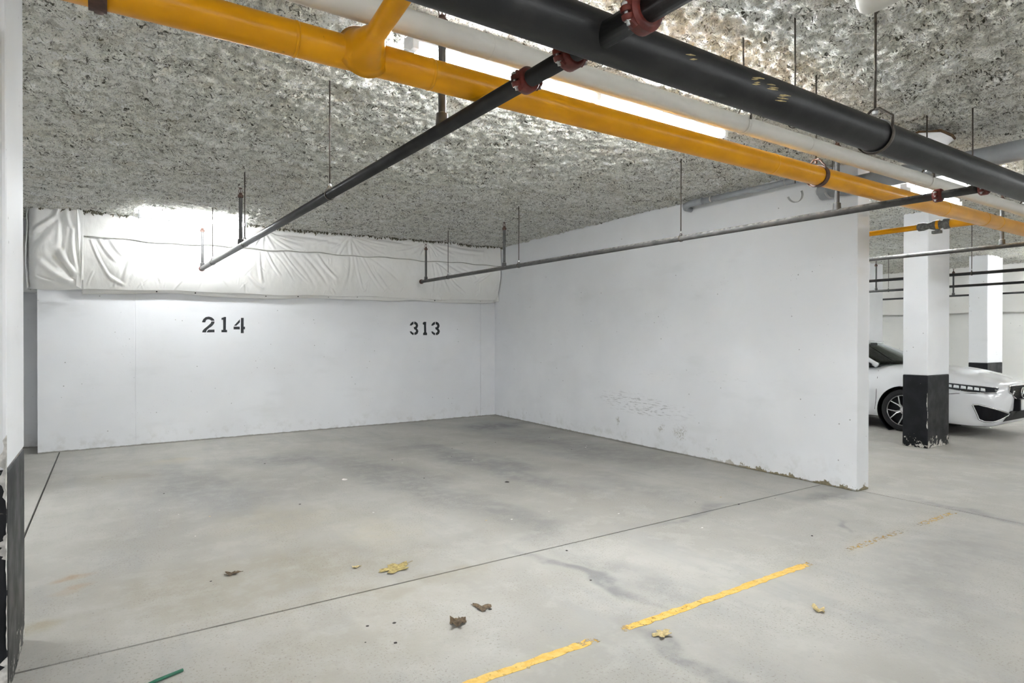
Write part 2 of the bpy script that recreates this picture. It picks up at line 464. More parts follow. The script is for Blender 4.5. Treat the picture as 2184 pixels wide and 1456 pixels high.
# back wall: two poured panels with a narrow joint, pilaster strip at the corner
BW = math.atan2(.19, 6.59)                 # the wall runs a touch out of square
bu = Vector((math.cos(BW), math.sin(BW), 0)); bn = Vector((math.sin(BW), -math.cos(BW), 0))   # along, outwards
def bp(s, z, off=0.0):
    q = bu*s + bn*off; return (q.x, q.y, z)
def bbox(s0, s1, z0, z1, o0, o1):
    v = [bp(s, z, o_) for z in (z0, z1) for s, o_ in ((s0,o0),(s1,o0),(s1,o1),(s0,o1))]
    return v, [(0,3,2,1),(4,5,6,7),(0,1,5,4),(1,2,6,5),(2,3,7,6),(3,0,4,7)]
wall_back = struct('wall_back', MB().add(*bbox(-6.585, .25, 0, 3.2, -.30, -.006)), 'wall_paint', 'white painted concrete wall with the two stencilled stall numbers')
MB().add(*bbox(-6.59, -5.588, 0, 3.1, -.008, 0)).build('panel', 'wall_paint', wall_back, bevel=.002)
MB().add(*bbox(-5.582, -.306, 0, 3.1, -.008, 0)).build('panel', 'wall_paint', wall_back, bevel=.002)
MB().add(*bbox(-.303, -.0, 0, 3.1, -.008, .004)).build('corner_strip', 'wall_paint', wall_back, bevel=.002)
DIG = {
'214': [[(-4.801,1.613),(-4.799,1.632),(-4.782,1.663),(-4.756,1.685),(-4.718,1.693),(-4.683,1.684),(-4.657,1.663),(-4.646,1.637),(-4.688,1.637),(-4.698,1.648),(-4.715,1.655),(-4.735,1.655),(-4.752,1.645),(-4.763,1.614)],
 [(-4.688,1.627),(-4.646,1.628),(-4.649,1.604),(-4.664,1.58),(-4.683,1.558),(-4.718,1.532),(-4.744,1.506),(-4.754,1.475),(-4.801,1.475),(-4.795,1.501),(-4.773,1.527),(-4.743,1.553),(-4.709,1.587),(-4.692,1.606)],
 [(-4.722,1.513),(-4.647,1.516),(-4.647,1.478),(-4.746,1.475),(-4.737,1.496)],
 [(-4.526,1.692),(-4.5,1.693),(-4.502,1.513),(-4.487,1.513),(-4.487,1.479),(-4.559,1.479),(-4.559,1.512),(-4.537,1.512),(-4.537,1.656),(-4.557,1.651),(-4.559,1.677),(-4.535,1.685)],
 [(-4.319,1.665),(-4.319,1.621),(-4.366,1.572),(-4.398,1.571)],
 [(-4.402,1.559),(-4.321,1.56),(-4.321,1.521),(-4.402,1.521)],
 [(-4.305,1.684),(-4.269,1.685),(-4.269,1.561),(-4.251,1.559),(-4.253,1.524),(-4.269,1.522),(-4.269,1.468),(-4.308,1.468)]],
'313': [[(-1.692,1.61),(-1.676,1.642),(-1.645,1.668),(-1.623,1.674),(-1.623,1.631),(-1.645,1.622),(-1.657,1.611)],
 [(-1.61,1.676),(-1.576,1.669),(-1.547,1.644),(-1.538,1.606),(-1.55,1.575),(-1.563,1.563),(-1.541,1.54),(-1.534,1.512),(-1.547,1.477),(-1.576,1.457),(-1.607,1.454),(-1.607,1.491),(-1.588,1.5),(-1.576,1.517),(-1.588,1.54),(-1.61,1.548),(-1.62,1.583),(-1.588,1.589),(-1.579,1.612),(-1.588,1.626),(-1.61,1.634)],
 [(-1.692,1.513),(-1.661,1.513),(-1.645,1.496),(-1.62,1.488),(-1.62,1.454),(-1.645,1.456),(-1.676,1.482)],
 [(-1.432,1.674),(-1.387,1.675),(-1.39,1.6),(-1.387,1.501),(-1.371,1.484),(-1.371,1.452),(-1.445,1.451),(-1.445,1.483),(-1.426,1.501),(-1.429,1.622),(-1.451,1.634),(-1.451,1.657)],
 [(-1.293,1.612),(-1.277,1.645),(-1.244,1.672),(-1.221,1.678),(-1.221,1.634),(-1.244,1.625),(-1.257,1.613)],
 [(-1.208,1.68),(-1.172,1.673),(-1.142,1.647),(-1.132,1.609),(-1.145,1.576),(-1.158,1.564),(-1.135,1.541),(-1.128,1.512),(-1.142,1.476),(-1.172,1.455),(-1.205,1.452),(-1.205,1.49),(-1.185,1.499),(-1.172,1.517),(-1.185,1.54),(-1.208,1.549),(-1.218,1.584),(-1.185,1.59),(-1.175,1.614),(-1.185,1.628),(-1.208,1.637)],
 [(-1.293,1.513),(-1.26,1.514),(-1.244,1.496),(-1.218,1.487),(-1.218,1.452),(-1.244,1.455),(-1.277,1.481)]]}
for num, polys in DIG.items():
    mb = MB()
    for poly in polys: mb.prism(poly, lambda a, b, h: bp(a, b, .0005 + h), .0008)
    o = mb.build('stencilled_number', 'stencil_black', wall_back)
    o['label'] = 'black stencilled stall number ' + num
# little plaster patches on the back wall
rnd = random.Random(11)
# right wall
RW = math.atan2(.165, 6.55)
ru = Vector((-math.sin(RW), -math.cos(RW), 0)); rn = Vector((-math.cos(RW), math.sin(RW), 0))
def rp(s, z, off=0.0):
    q = ru*s + rn*off; return (q.x, q.y, z)
v = [rp(s, z, o_) for z in (0, 3.15) for s, o_ in ((-.2,0),(6.552,0),(6.552,-.20),(-.2,-.20))]
wall_right = struct('wall_right', MB().add(v, [(0,3,2,1),(4,5,6,7),(0,1,5,4),(1,2,6,5),(2,3,7,6),(3,0,4,7)]), 'wall_paint_scuffed',
                    'white painted concrete partition wall with scuffs low down', bevel=.006)
# recessed wall left of the back wall, an added shading wall, and the rest of the enclosure
struct('wall_left', MB().box((-16,.38,0), (-6.4,.6,3.2)), 'wall_paint', 'shaded grey wall set back beyond the back wall')
struct('wall_left_shade', MB().box((-7.4,-3.0,0), (-7.15,.38,3.2)), 'wall_paint')  # out of view, added to keep light off the recessed wall
struct('wall_left_return', MB().box((-16.2,-20,0), (-16,.6,3.2)), 'wall_paint')
struct('wall_front', MB().box((-16,-20.2,0), (14,-20,3.2)), 'wall_paint')
struct('wall_far', MB().box((10.6,-20,0), (10.8,4,3.2)), 'far_wall_paint', 'pale far wall of the garage behind the white car')
struct('wall_far_return', MB().box((.25,3.4,0), (10.6,3.6,3.2)), 'far_wall_paint')

# sprayed ceiling, real relief
def ceil_h(x, y):
    sag = .11*np.clip(-x/6.6, 0, 1)*np.clip((y+4.5)/4.5, 0, 1)
    b = fbm(x*5.5, y*5.5, 2, 3, .6)*.030
    f1 = np.abs(fbm(x*19, y*19, 3, 9, .7))
    f2 = fbm(x*33, y*33, 1, 21, .6)
    return CEIL - sag - b - (.035 - f1*.11) - f2*.022
xs = np.concatenate([np.linspace(-16,-7.6,70,endpoint=False), np.linspace(-7.6,1.6,610,endpoint=False), np.linspace(1.6,10.7,260)])
ys = np.concatenate([np.linspace(-20,-8.6,60,endpoint=False), np.linspace(-8.6,.6,560), np.linspace(.65,3.5,40)])
X, Y = np.meshgrid(xs, ys)
Z = ceil_h(X, Y)
ceiling = link('ceiling', grid_mesh('ceiling', np.stack([X, Y, Z], -1)[:, ::-1]), 'sprayed_fibre', smooth=True)
tag(ceiling, 'rough sprayed grey fibre ceiling', kind='structure')
ceiling.data.flip_normals() if ceiling.data.polygons[0].normal.z > 0 else None
def czv(x, y): return float(ceil_h(np.array([x]), np.array([y]))[0])

# columns
def column(x0, y0, x1, y1, hb, label, chips=()):
    c = thing('concrete_column', ((x0+x1)/2, (y0+y1)/2, 0), label, 'column')
    MB().box((x0,y0,hb), (x1,y1,3.15)).build('shaft', 'wall_paint', c, bevel=.012)
    MB().box((x0-.001,y0-.001,0), (x1+.001,y1+.001,hb)).build('painted_base', 'black_paint', c, bevel=.012)['label'] = 'black painted column base'
    rnd = random.Random(int(x0*100))
    for ex, ey, z0, z1, wmax in chips:      # ragged flakes off the corner, on both faces
        mb = MB()
        for fx, fy in ((1,0),(0,1)):
            z = z0
            while z < z1:
                L = rnd.uniform(.08,.30); n_ = 12
                if rnd.random() < .75:
                    edge = [(rnd.uniform(.15,1)*wmax*math.sin(math.pi*k/n_)**.5, z + L*k/n_) for k in range(n_+1)]
                    poly = [(0, z)] + edge + [(0, z+L)]
                    mb.prism(poly, (lambda a, b, h, fx=fx, fy=fy: (ex + (a if fx else -h-.001) , ey + (-h-.001 if fx else a), b)), .0012)
                z += L + rnd.uniform(0,.12)
        mb.build('chipped_edge', 'chip_plaster', c)
    return c
column(-6.90,-6.452,-6.205,-5.875,.89, 'near white column with black base at the left edge', ((-6.205,-6.452,.02,.80,-.04),))
column(2.815,-5.894,3.435,-5.600,.930, 'white column with chipped black base beside the white car', ((2.815,-5.894,.25,.66,.014),))
column(8.283,-4.665,9.015,-4.350,.930, 'farther white column behind the front of the car')
column(7.70,-2.75,8.28,-2.10,.930, 'far white column half hidden behind the partition wall end')
column(-9.6,-13.2,-9.0,-12.6,.9, 'white column behind the viewpoint on the left side')

# ================================================================== FILM-WRAPPED INSULATION on the back wall
rnd = random.Random(7)
FOLDS_UP = []      # (s0,z0,s1,z1,width,amp)
for gs, gz in ((-2.80,2.94), (-1.50,2.98), (-4.05,2.90)):
    for k in range(9):
        a = -1.25 + 2.5*k/8 + rnd.uniform(-.08,.08); L = rnd.uniform(.30,.55)
        FOLDS_UP.append((gs, gz, gs + math.sin(a)*L*1.5, gz - math.cos(a)*L*.75, rnd.uniform(.009,.018), rnd.choice((1,-1,.8))*rnd.uniform(.010,.020)))
FOLDS_UP += [(-5.9,2.93,-5.1,2.84,.03,.03), (-5.1,2.84,-4.75,2.93,.03,.03), (-3.9,2.87,-2.95,2.82,.022,-.02), (-2.6,2.93,-1.7,2.90,.02,-.02), (-1.2,2.95,-.4,2.90,.02,.02)]
FOLDS_LO = []
for s0, z0, s1, z1 in ((-4.02,2.62,-3.82,2.30),(-3.92,2.62,-3.62,2.24),(-3.80,2.63,-3.42,2.22),(-3.66,2.60,-3.30,2.16),(-3.50,2.62,-3.12,2.20),(-3.30,2.62,-3.0,2.3),
                       (-4.12,2.60,-4.06,2.2),(-4.25,2.3,-4.05,2.1),(-2.72,2.66,-2.58,2.20),(-2.62,2.66,-2.22,2.14),(-2.50,2.66,-1.95,2.30),(-2.80,2.64,-2.82,2.25),(-2.35,2.4,-2.05,2.1),
                       (-1.32,2.66,-.92,2.40),(-1.30,2.62,-1.02,2.16),(-1.22,2.66,-.66,2.44),(-1.38,2.62,-1.32,2.2),(-1.1,2.45,-.72,2.18),(-.9,2.62,-.5,2.45),(-.55,2.35,-.25,2.55),
                       (-6.06,2.60,-5.84,2.12),(-5.98,2.62,-5.80,2.35),(-5.86,2.62,-5.72,2.42),(-5.55,2.60,-5.72,2.10),(-5.62,2.3,-5.70,2.08),(-5.9,2.2,-5.7,2.06)):
    FOLDS_LO.append((s0,z0,s1,z1,rnd.uniform(.010,.020), rnd.choice((1,1,-1))*rnd.uniform(.010,.022)))
for k in range(46):      # small creases, mostly low down
    a_ = rnd.uniform(-6.05,-.25); z_ = 2.06 + .5*rnd.random()**2; q_ = rnd.uniform(-.9,.9); L_ = rnd.uniform(.06,.20)
    FOLDS_LO.append((a_, z_+L_*.5, a_ + math.sin(q_)*L_, z_-L_*.4, rnd.uniform(.005,.011), rnd.choice((1,-1))*rnd.uniform(.004,.010)))
def folds(S, Zz, lst):
    d = np.zeros_like(S)
    for s0,z0,s1,z1,wd,am in lst:
        L2 = (s1-s0)**2 + (z1-z0)**2
        u = ((S-s0)*(s1-s0) + (Zz-z0)*(z1-z0))/L2
        uc = np.clip(u, 0, 1)
        bow = .10*np.sin(uc*math.pi)*math.sqrt(L2)*(1 if am > 0 else -1)*.35
        px_ = s0 + uc*(s1-s0) + bow*(z1-z0)/math.sqrt(L2); pz_ = z0 + uc*(z1-z0) - bow*(s1-s0)/math.sqrt(L2)
        dist = np.sqrt((S-px_)**2 + (Zz-pz_)**2)
        env = np.sin(np.clip(uc*.92+.06,0,1)*math.pi)**.6
        q = dist/wd
        d = d + am*env*(np.exp(-q*q) - .35*np.exp(-(q-2.2)**2))
    return d
def film(name, s0, s1, zb, zt, off, lst, ns, nz, thick=.01, mat='poly_film', parent=None):
    s = np.linspace(s0, s1, ns); tt = np.linspace(0, 1, nz)
    S, T = np.meshgrid(s, tt)
    Zz = zb(S)*(1-T) + zt(S)*T
    O = off(S, T) + folds(S, Zz, lst) + fbm(S*3.1, Zz*2.4, 3, 40)*.05*np.sin(T*math.pi) + fbm(S*16, Zz*9, 2, 55)*.009*np.sin(np.clip(T,0,1)*math.pi)
    X = bu.x*S + bn.x*O; Y = bu.y*S + bn.y*O
    me = grid_mesh(name, np.stack([X, Y, Zz], -1))
    o = link(name, me, mat, parent, smooth=True)
    sd = o.modifiers.new('thickness', 'SOLIDIFY'); sd.thickness = thick; sd.offset = 0
    return o
ins = thing('insulation_wrap', bp(-3.3, 2.0, .12), 'wrinkled white film-wrapped insulation along the top of the back wall', 'insulation')
seam_z = lambda S: 2.63 + .010*(S+6) + .008*np.sin(S*5.1) + .006*np.sin(S*13)
bot_z = lambda S: 2.000 + .013*(S+6) + .010*np.sin(S*2.3+1) + .005*np.sin(S*7)
film('blanket', -6.15, -.03, bot_z, lambda S: seam_z(S)+.03, lambda S,T: .055 + .185*np.sin(np.clip(T*.80+.07,0,1)*math.pi*.62)**.8 - .02*(T>.95), FOLDS_LO, 620, 70, parent=ins)
film('upper_flap', -6.15, -.03, seam_z, lambda S: 3.02+0*S, lambda S,T: .262 - .03*T + .02*np.sin(S*4)*T, FOLDS_UP, 560, 44, parent=ins)
# batten strip the film is pinned to, with screw heads
film('batten', -6.15, -.02, lambda S: bot_z(S)-.045+.012*np.sin(S*3.3), lambda S: bot_z(S)+.015, lambda S,T: .030 + .040*T + .012*np.sin(S*4.2)*(1-T), [], 300, 6, thick=.006, parent=ins)
for k in range(13):
    s_ = -5.8 + k*.455
    MB().lathe(bp(s_, float(bot_z(np.array(s_)))-.012, .045), bn, [(0,.009),(.006,.009),(.010,.005)], 8).build('screw', 'grit_dark', ins)
# dark seam thread under the flap
mb = MB(); mb.tube([bp(s_, float(seam_z(np.array(s_))) - .006, .264) for s_ in np.linspace(-6.1,-.06,120)], .006, 6)
mb.build('seam', 'film_seam', ins)
# wrapped corner at the left end
FOLDS_C = [(-6.66,2.62,-6.40,2.84,.02,.040),(-6.40,2.84,-6.36,2.95,.025,.04),(-6.62,2.48,-6.47,2.70,.03,-.035),(-6.35,2.95,-6.35,2.45,.02,-.03),(-6.30,2.92,-6.26,2.72,.018,.03),
           (-6.55,2.28,-6.20,2.02,.03,.05),(-6.45,2.42,-6.20,2.08,.035,-.04),(-6.36,2.42,-6.22,2.16,.025,.05),(-6.62,2.12,-6.30,2.03,.02,.025),(-6.24,2.7,-6.20,2.2,.02,.03),(-6.60,2.93,-6.48,2.98,.02,.03),(-6.33,2.30,-6.25,2.12,.02,-.035)]
film('corner_wrap', -6.66, -6.13, lambda S: 1.985+.012*np.sin(S*9), lambda S: 3.0+0*S, lambda S,T: .285 - .16*np.clip((S+6.57)/-.09,0,1)**2 - .16*np.clip(.10-T,0,.1)/.1, FOLDS_C, 110, 150, parent=ins)
mb = MB(); mb.prism([(-6.205,2.02),(-6.155,1.99),(-6.145,2.35),(-6.150,2.7),(-6.135,2.99),(-6.200,2.99),(-6.192,2.6)], lambda a,b,h: bp(a,b,.285+.02*math.sin(b*9)+h), .012)
mb.build('lap_strip', 'poly_film', ins, bevel=.004)
# end of the wrap turning round the corner and running on in the recess
def side_film():
    tt = np.linspace(0,1,60); yy = np.linspace(0,1,40)
    U, T = np.meshgrid(yy, tt)
    Z_ = 1.99 + 1.0*T
    A = Vector(bp(-6.655,0,.16)); 
    X_ = A.x - .02 + fbm(U*4, Z_*3, 3, 70)*.07; Y_ = A.y + U*.50 
    me = grid_mesh('return_wrap', np.stack([X_, Y_, Z_], -1)); o = link('return_wrap', me, 'poly_film', ins, smooth=True)
    sd = o.modifiers.new('thickness','SOLIDIFY'); sd.thickness = .01
side_film()
S_ = np.linspace(-7.14,-6.62,60); T_ = np.linspace(0,1,40); S2, T2 = np.meshgrid(S_, T_); Z2 = 1.97 + .72*T2
Y2 = .32 - .10*np.sin(T2*math.pi) + fbm(S2*5, Z2*3, 3, 81)*.08
rw = link('recess_insulation', grid_mesh('recess_insulation', np.stack([S2, Y2, Z2], -1)), 'poly_film', None, smooth=True)
sd = rw.modifiers.new('thickness','SOLIDIFY'); sd.thickness = .012
tag(rw, 'shaded film insulation on the recessed wall left of the wrapped corner', 'insulation')
# film band along the top of the far wall
S_ = np.linspace(-9,3.3,260); S2, T2 = np.meshgrid(S_, T_); Z2 = 1.98 + 1.05*T2 + .01*np.sin(S2*3)
X2 = 10.55 - .17*np.sin(np.clip(T2*.8+.08,0,1)*math.pi*.62) - fbm(S2*4, Z2*3, 3, 91)*.10*np.sin(T2*math.pi)
fi = link('far_insulation', grid_mesh('far_insulation', np.stack([X2, S2, Z2], -1)), 'poly_film', None, smooth=True)
sd = fi.modifiers.new('thickness','SOLIDIFY'); sd.thickness = .012
tag(fi, 'white film insulation band along the top of the far wall', 'insulation')
# film gathered in the inner corner
mb = MB()
for k in range(5):
    mb.tube([bp(-.05+.012*k, 2.06, .05+.02*k), bp(-.06+.010*k, 2.3, .16-.02*k), bp(-.05+.012*k, 2.55, .10+.02*k), bp(-.06+.01*k, 2.8, .17-.02*k), bp(-.05+.01*k, 2.98, .20)], [.022,.03,.014,.03,.02], 8)
mb.build('corner_gather', 'poly_film', ins, smooth=True)
# ragged dark edge where ceiling fibre meets the film
rnd = random.Random(21); mb = MB()
for k in range(620):
    s_ = rnd.uniform(-6.6,-.02); x_, y_, _ = bp(s_, 0, .24 + rnd.uniform(-.01,.06))
    z_ = czv(x_, y_) + .005; L = rnd.uniform(.015,.05)
    q = Vector((rnd.uniform(-.03,.03), rnd.uniform(-.03,.01), -L))
    mb.tube([(x_,y_,z_), tuple(Vector((x_,y_,z_)) + q*.6 + Vector((rnd.uniform(-.01,.01),0,0))), tuple(Vector((x_,y_,z_)) + q)], [.010,.008,.002], 4)
o = mb.build('ceiling_fringe', 'fibre_fringe', ceiling); o['kind'] = 'stuff'; o['label'] = 'ragged brown fibre edge of the ceiling'
# bare white patch with rusty edge in the ceiling
rnd = random.Random(5)
pc = Vector((-.50,-7.30,2.955)); 
poly = [(pc.x + math.cos(a)*.25*rnd.uniform(.8,1.1), pc.y + math.sin(a)*.12*rnd.uniform(.8,1.1)) for a in np.linspace(0, 2*math.pi, 15)[:-1]]
MB().prism(poly, lambda a,b,h: (a,b,pc.z+h), .02).build('bare_patch', 'white_enamel', ceiling)['label'] = 'bare white patch in the fibre ceiling'
mb = MB(); mb.tube([(a+(a-pc.x)*.02, b+(b-pc.y)*.02, pc.z+.012) for a, b in poly+poly[:1]], [rnd.uniform(.004,.012) for _ in range(len(poly)+1)], 7)
mb.build('rusty_rim', 'rust_edge', ceiling)

# ================================================================== PIPES
def hanger(name_loc, px, py, pz, r, axis, label, group=None, ztop=None, mat='rod_steel', style='ring', rr=.0048, ringmat=None):
    """threaded rod from the ceiling, nut and a ring round the pipe"""
    h = thing('pipe_hanger', (px, py, pz), label, 'hanger', group)
    zt = (ztop or czv(px, py)) + .02
    MB().tube([(px,py,pz+r+.035), (px+rnd.uniform(-.003,.003),py,(zt+pz)/2), (px,py,zt)], rr, 8).build('rod', mat, h, smooth=True)
    MB().lathe((px,py,pz+r+.020), (0,0,1), [(0,rr*1.3),(.003,rr*2.3),(.016,rr*2.3),(.020,rr*1.3)], 6).build('nut', ringmat or 'bright_zinc', h)
    ax = Vector(axis)
    side = Vector((0,0,1)).cross(ax).normalized()
    mb = MB()
    if style == 'ring':
        pts = [Vector((px,py,pz+r+.03))]
        for k in range(0, 25):
            a = R(-35) + R(250)*0 + 2*math.pi*k/24
        mb.torus((px,py,pz), axis, r+.004, .0022, 28, 6, wide=.009)
        for s_ in (-1,1):
            mb.tube([Vector((px,py,pz+r+.030)) + side*s_*.004, Vector((px,py,pz)) + side*s_*(r*.75) + Vector((0,0,r*.75))], .004, 6)
    else:       # clevis with open shoulders
        if style == 'clevis': mb.torus((px,py,pz), axis, r+.006, .003, 28, 6, wide=.014, a0=R(70), a1=R(290))
        else: MB().torus((px,py,pz), axis, r+.003, .002, 28, 6, wide=.012, a0=R(70), a1=R(290)).build('band', 'white_pvc', h, smooth=True)
        top = Vector((px,py,pz+r+.045))
        for s_ in (-1,1):
            a = Vector((px,py,pz)) + side*s_*(r+.006)*math.sin(R(70)) + Vector((0,0,(r+.006)*math.cos(R(70))))
            mb.tube([a, Vector((a.x,a.y,a.z+r*.55)) , top + side*s_*.018, top], [.0065]*4, 6)
    mb.build('ring', ringmat or mat, h, smooth=True)
    return h

def coupling(parent, p, axis, r, label=None, tilt=0.0):
    """grooved pipe coupling: two half shells, ears, two bolts"""
    ax = Vector(axis).normalized(); p = Vector(p)
    side = Vector((0,0,1)).cross(ax).normalized(); upv = ax.cross(side)
    s2 = side*math.cos(tilt) + upv*math.sin(tilt); u_2 = -side*math.sin(tilt) + upv*math.cos(tilt)
    mb = MB()
    mb.lathe(p - ax*.026, ax, [(0,r*1.02),(.002,r*1.22),(.010,r*1.42),(.042,r*1.42),(.050,r*1.22),(.052,r*1.02)], 24)
    for s_ in (-1,1):
        c = p + s2*s_*(r*1.42+.006)
        for h in (-1,1):
            a = c + u_2*h*.004
            mb.lathe(a, u_2*h, [(0,.017),(.012,.016),(.016,.012)], 10)
            mb.tube([p + s2*s_*r*1.0 + u_2*h*r*.75, c + u_2*h*.010], [.016,.013], 8)
    cp = mb.build('coupling', 'red_iron', parent, angle=40)
    if label: cp['label'] = label
    for s_ in (-1,1):
        c = p + s2*s_*(r*1.42+.008)
        b = MB(); b.tube([c - u_2*.032, c + u_2*.030], .0055, 8); b.lathe(c - u_2*.022, u_2, [(0,.011),(.009,.011)], 6); b.lathe(c + u_2*.018, u_2, [(0,.010),(.008,.010),(.011,.006)], 8)
        b.build('bolt', 'bright_zinc', cp)
    return cp

def sprinkler(parent, x, y, z0, z1, r=.0170, mat='grey_steel', headmat='rust_brown'):
    """upright riser with its sprinkler head"""
    mb = MB(); mb.tube([(x,y,z0), (x,y,z1-.10)], r, 12)
    mb.lathe((x,y,z0+.0), (0,0,1), [(0,r*1.7),(.03,r*1.55),(.05,r*1.5),(.055,r)], 14)
    rs = mb.build('riser', mat, parent, angle=40)
    mb = MB()
    mb.lathe((x,y,z1-.115), (0,0,1), [(0,r*1.0),(.004,r*1.5),(.028,r*1.6),(.034,r*1.1),(.05,r*.8)], 12)
    for s_ in (-1,1):
        mb.tube([(x+s_*r*.8,y,z1-.068),(x+s_*r*1.1,y,z1-.045),(x+s_*r*.3,y,z1-.018)], .0028, 6)
    mb.lathe((x,y,z1-.07), (0,0,1), [(0,.003),(.05,.003)], 6)
    mb.lathe((x,y,z1-.018), (0,0,1), [(0,r*1.05),(.003,r*1.1),(.005,.004)], 14)
    mb.build('sprinkler_head', headmat, rs, angle=40)
    return rs

# --- black sprinkler main
MY, MZ, MR = -8.060, 2.325, .0705
main = thing('sprinkler_main', (-3.2, MY, MZ), 'thick black steel sprinkler main crossing the ceiling', 'pipe')
MB().tube([(-14,MY,MZ), (10.4,MY,MZ)], MR, 40).build('pipe', 'black_steel', main, smooth=True)
# paint dabs scraped on the main
rnd = random.Random(3)
for cx, cz, k in ((-3.95,-.25,4), (-3.86,-.20,2), (-3.80,-.55,3), (-4.30,-.15,1)):
    mb = MB()
    for j in range(k+1):
        x0 = cx + rnd.uniform(-.015,.015); a0 = cz + j*.10 + rnd.uniform(-.03,.03)
        L = rnd.uniform(.03,.07)
        pts = []
        for u in (0,.5,1):
            a = a0 + .12*u; pts.append((x0 + L*u, MY - (MR+.0006)*math.cos(a), MZ + (MR+.0006)*math.sin(a)))
        mb.tube(pts, [.0008,.0032,.0008], 6)
    mb.build('paint_dab', 'leaf_tan', main)
hanger(0, -2.955, MY, MZ, MR+.004, (1,0,0), 'long rod hanger ringed round the black sprinkler main', style='clevis', rr=.006)
MB().lathe((-2.95,MY,MZ), (1,0,0), [(0,MR+.001),(.001,MR+.006),(.016,MR+.006),(.017,MR+.001)], 40).build('joint_band', 'light_band', main, angle=40)
MB().lathe((-.62,MY,MZ), (1,0,0), [(0,MR+.0005),(.004,MR+.003),(.012,MR+.003),(.016,MR+.0005)], 40).build('weld_bead', 'black_steel', main, smooth=True)

# --- branch lines hung below the ceiling
def branch(p0, p1, r, label, mat='grey_steel', risers=(), near_mat=None):
    t_ = thing('sprinkler_branch', p0, label, 'pipe', 'sprinkler branch lines')
    p0 = Vector(p0); p1 = Vector(p1)
    MB().tube([p0, p1], r, 20).build('pipe', mat, t_, smooth=True)
    d = (p1-p0).normalized()
    for y in risers:
        k = (y-p0.y)/(p1.y-p0.y); q = p0.lerp(p1, k)
        sprinkler(t_, q.x, q.y, q.z+r*.6, 2.90 if y > -6.5 else 2.86)
    return t_, d
L0, L1 = (-4.842,-.49,2.312), (-4.645,-8.02,2.302)
bl, dl = branch(L0, L1, .029, 'dark sprinkler branch pipe running from stall 214 to the black main', 'black_steel', (-.42-.12,-2.93,-7.10))
coupling(bl, Vector(L0).lerp(Vector(L1), (7.72-.49)/7.53), dl, .031, 'red grooved coupling', .25)
coupling(bl, Vector(L0).lerp(Vector(L1), (7.955-.49)/7.53), dl, .033, 'red grooved coupling', .25)
MB().lathe(Vector(L0), -dl, [(-.02,.029),(-.015,.036),(.008,.036),(.016,.022)], 16).build('end_cap', 'red_iron', bl, angle=40)
bl2, d2 = branch((-4.640,-8.10,2.305), (-4.60,-11.5,2.30), .037, 'dark branch pipe leaving the near side of the black main', 'black_steel')
coupling(bl2, (-4.637,-8.262,2.305), d2, .041, 'red grooved coupling', .3)
R0, R1 = (-1.690,-.50,2.302), (-1.497,-8.0,2.302)
br, dr = branch(R0, R1, .0250, 'grey dusty sprinkler branch pipe in front of the partition wall', 'grey_steel', (-.66,-2.86,-7.10))
coupling(br, Vector(R0).lerp(Vector(R1), (7.735-.5)/7.5), dr, .029, 'red grooved coupling', .2)
coupling(br, Vector(R0).lerp(Vector(R1), (7.975-.5)/7.5), dr, .030, 'red grooved coupling', .2)
MB().lathe(Vector(R0), -dr, [(-.02,.029),(-.015,.036),(.008,.036),(.016,.022)], 16).build('end_cap', 'rust_brown', br, angle=40)
branch((1.25,-.6,2.31), (1.50,-8.0,2.31), .0225, 'pale sprinkler branch pipe passing the column beyond the partition', 'grey_steel', (-7.10,))
branch((4.25,-.6,2.31), (4.16,-8.0,2.31), .022, 'black branch pipe above the parked white car', 'black_steel')
branch((6.45,-.6,2.31), (6.42,-8.0,2.31), .022, 'black branch pipe second beyond the parked car', 'black_steel', (-3.50,))
branch((9.16,-2.2,2.31), (9.10,-8.0,2.31), .020, 'dark thin branch pipe close to the far wall', 'black_steel', (-3.76,))
def onL(y): return Vector(L0).lerp(Vector(L1), (y-L0[1])/(L1[1]-L0[1]))
def onR(y): return Vector(R0).lerp(Vector(R1), (y-R0[1])/(R1[1]-R0[1]))
for y, nm in ((-1.33,'near the wrapped wall'), (-3.12,'beside the middle sprinkler'), (-5.62,'nearest the yellow pipe')):
    q = onL(y); hanger(0, q.x, q.y, q.z, .029, dl, 'thin rod hanger on the stall 214 branch pipe, ' + nm, 'branch line hangers')
for y, nm in ((-1.38,'nearest the corner'), (-3.18,'second from the corner'), (-5.70,'in front of the partition wall')):
    q = onR(y); hanger(0, q.x, q.y, q.z, .025, dr, 'thin rod hanger on the grey branch pipe, ' + nm, 'branch line hangers')
hanger(0, 4.19, -5.87, 2.31, .022, (0,1,0), 'rod hanger on the black branch pipe above the car', 'branch line hangers')
hanger(0, 6.45, -3.72, 2.31, .022, (0,1,0), 'rod hanger beside the far upright sprinkler', 'branch line hangers')

# --- yellow gas pipe with tee, welds and valve branch
YY, YZ, YR = -7.360, 2.405, .0572
gas = thing('gas_pipe', (-3.0,YY,YZ), 'yellow painted gas pipe crossing below the ceiling', 'pipe')
MB().tube([(-14,YY,YZ), (10.4,YY,YZ)], YR, 40).build('pipe', 'yellow_paint', gas, smooth=True)
for x in (-4.86,-5.36,-2.70,-.50,.25,.55,2.0):
    MB().lathe((x,YY,YZ), (1,0,0), [(0,YR),(.004,YR+.0018),(.009,YR+.0018),(.013,YR)], 40).build('weld_bead', 'yellow_paint', gas, smooth=True)
# tee towards the viewer with a reducer
prof = [(0,.100),(.030,.094),(.050,.078),(.066,.066),(.085,.059),(.105,.054),(.130,.045),(.150,.0375),(.165,.0345),(2.4,.0345)]
MB().lathe((-5.125,YY,YZ), (-.02,-1,.10), [(h_, min(r_, YR*.985) if h_ < .02 else r_) for h_, r_ in prof][1:], 36).build('tee', 'yellow_paint', gas, smooth=True)
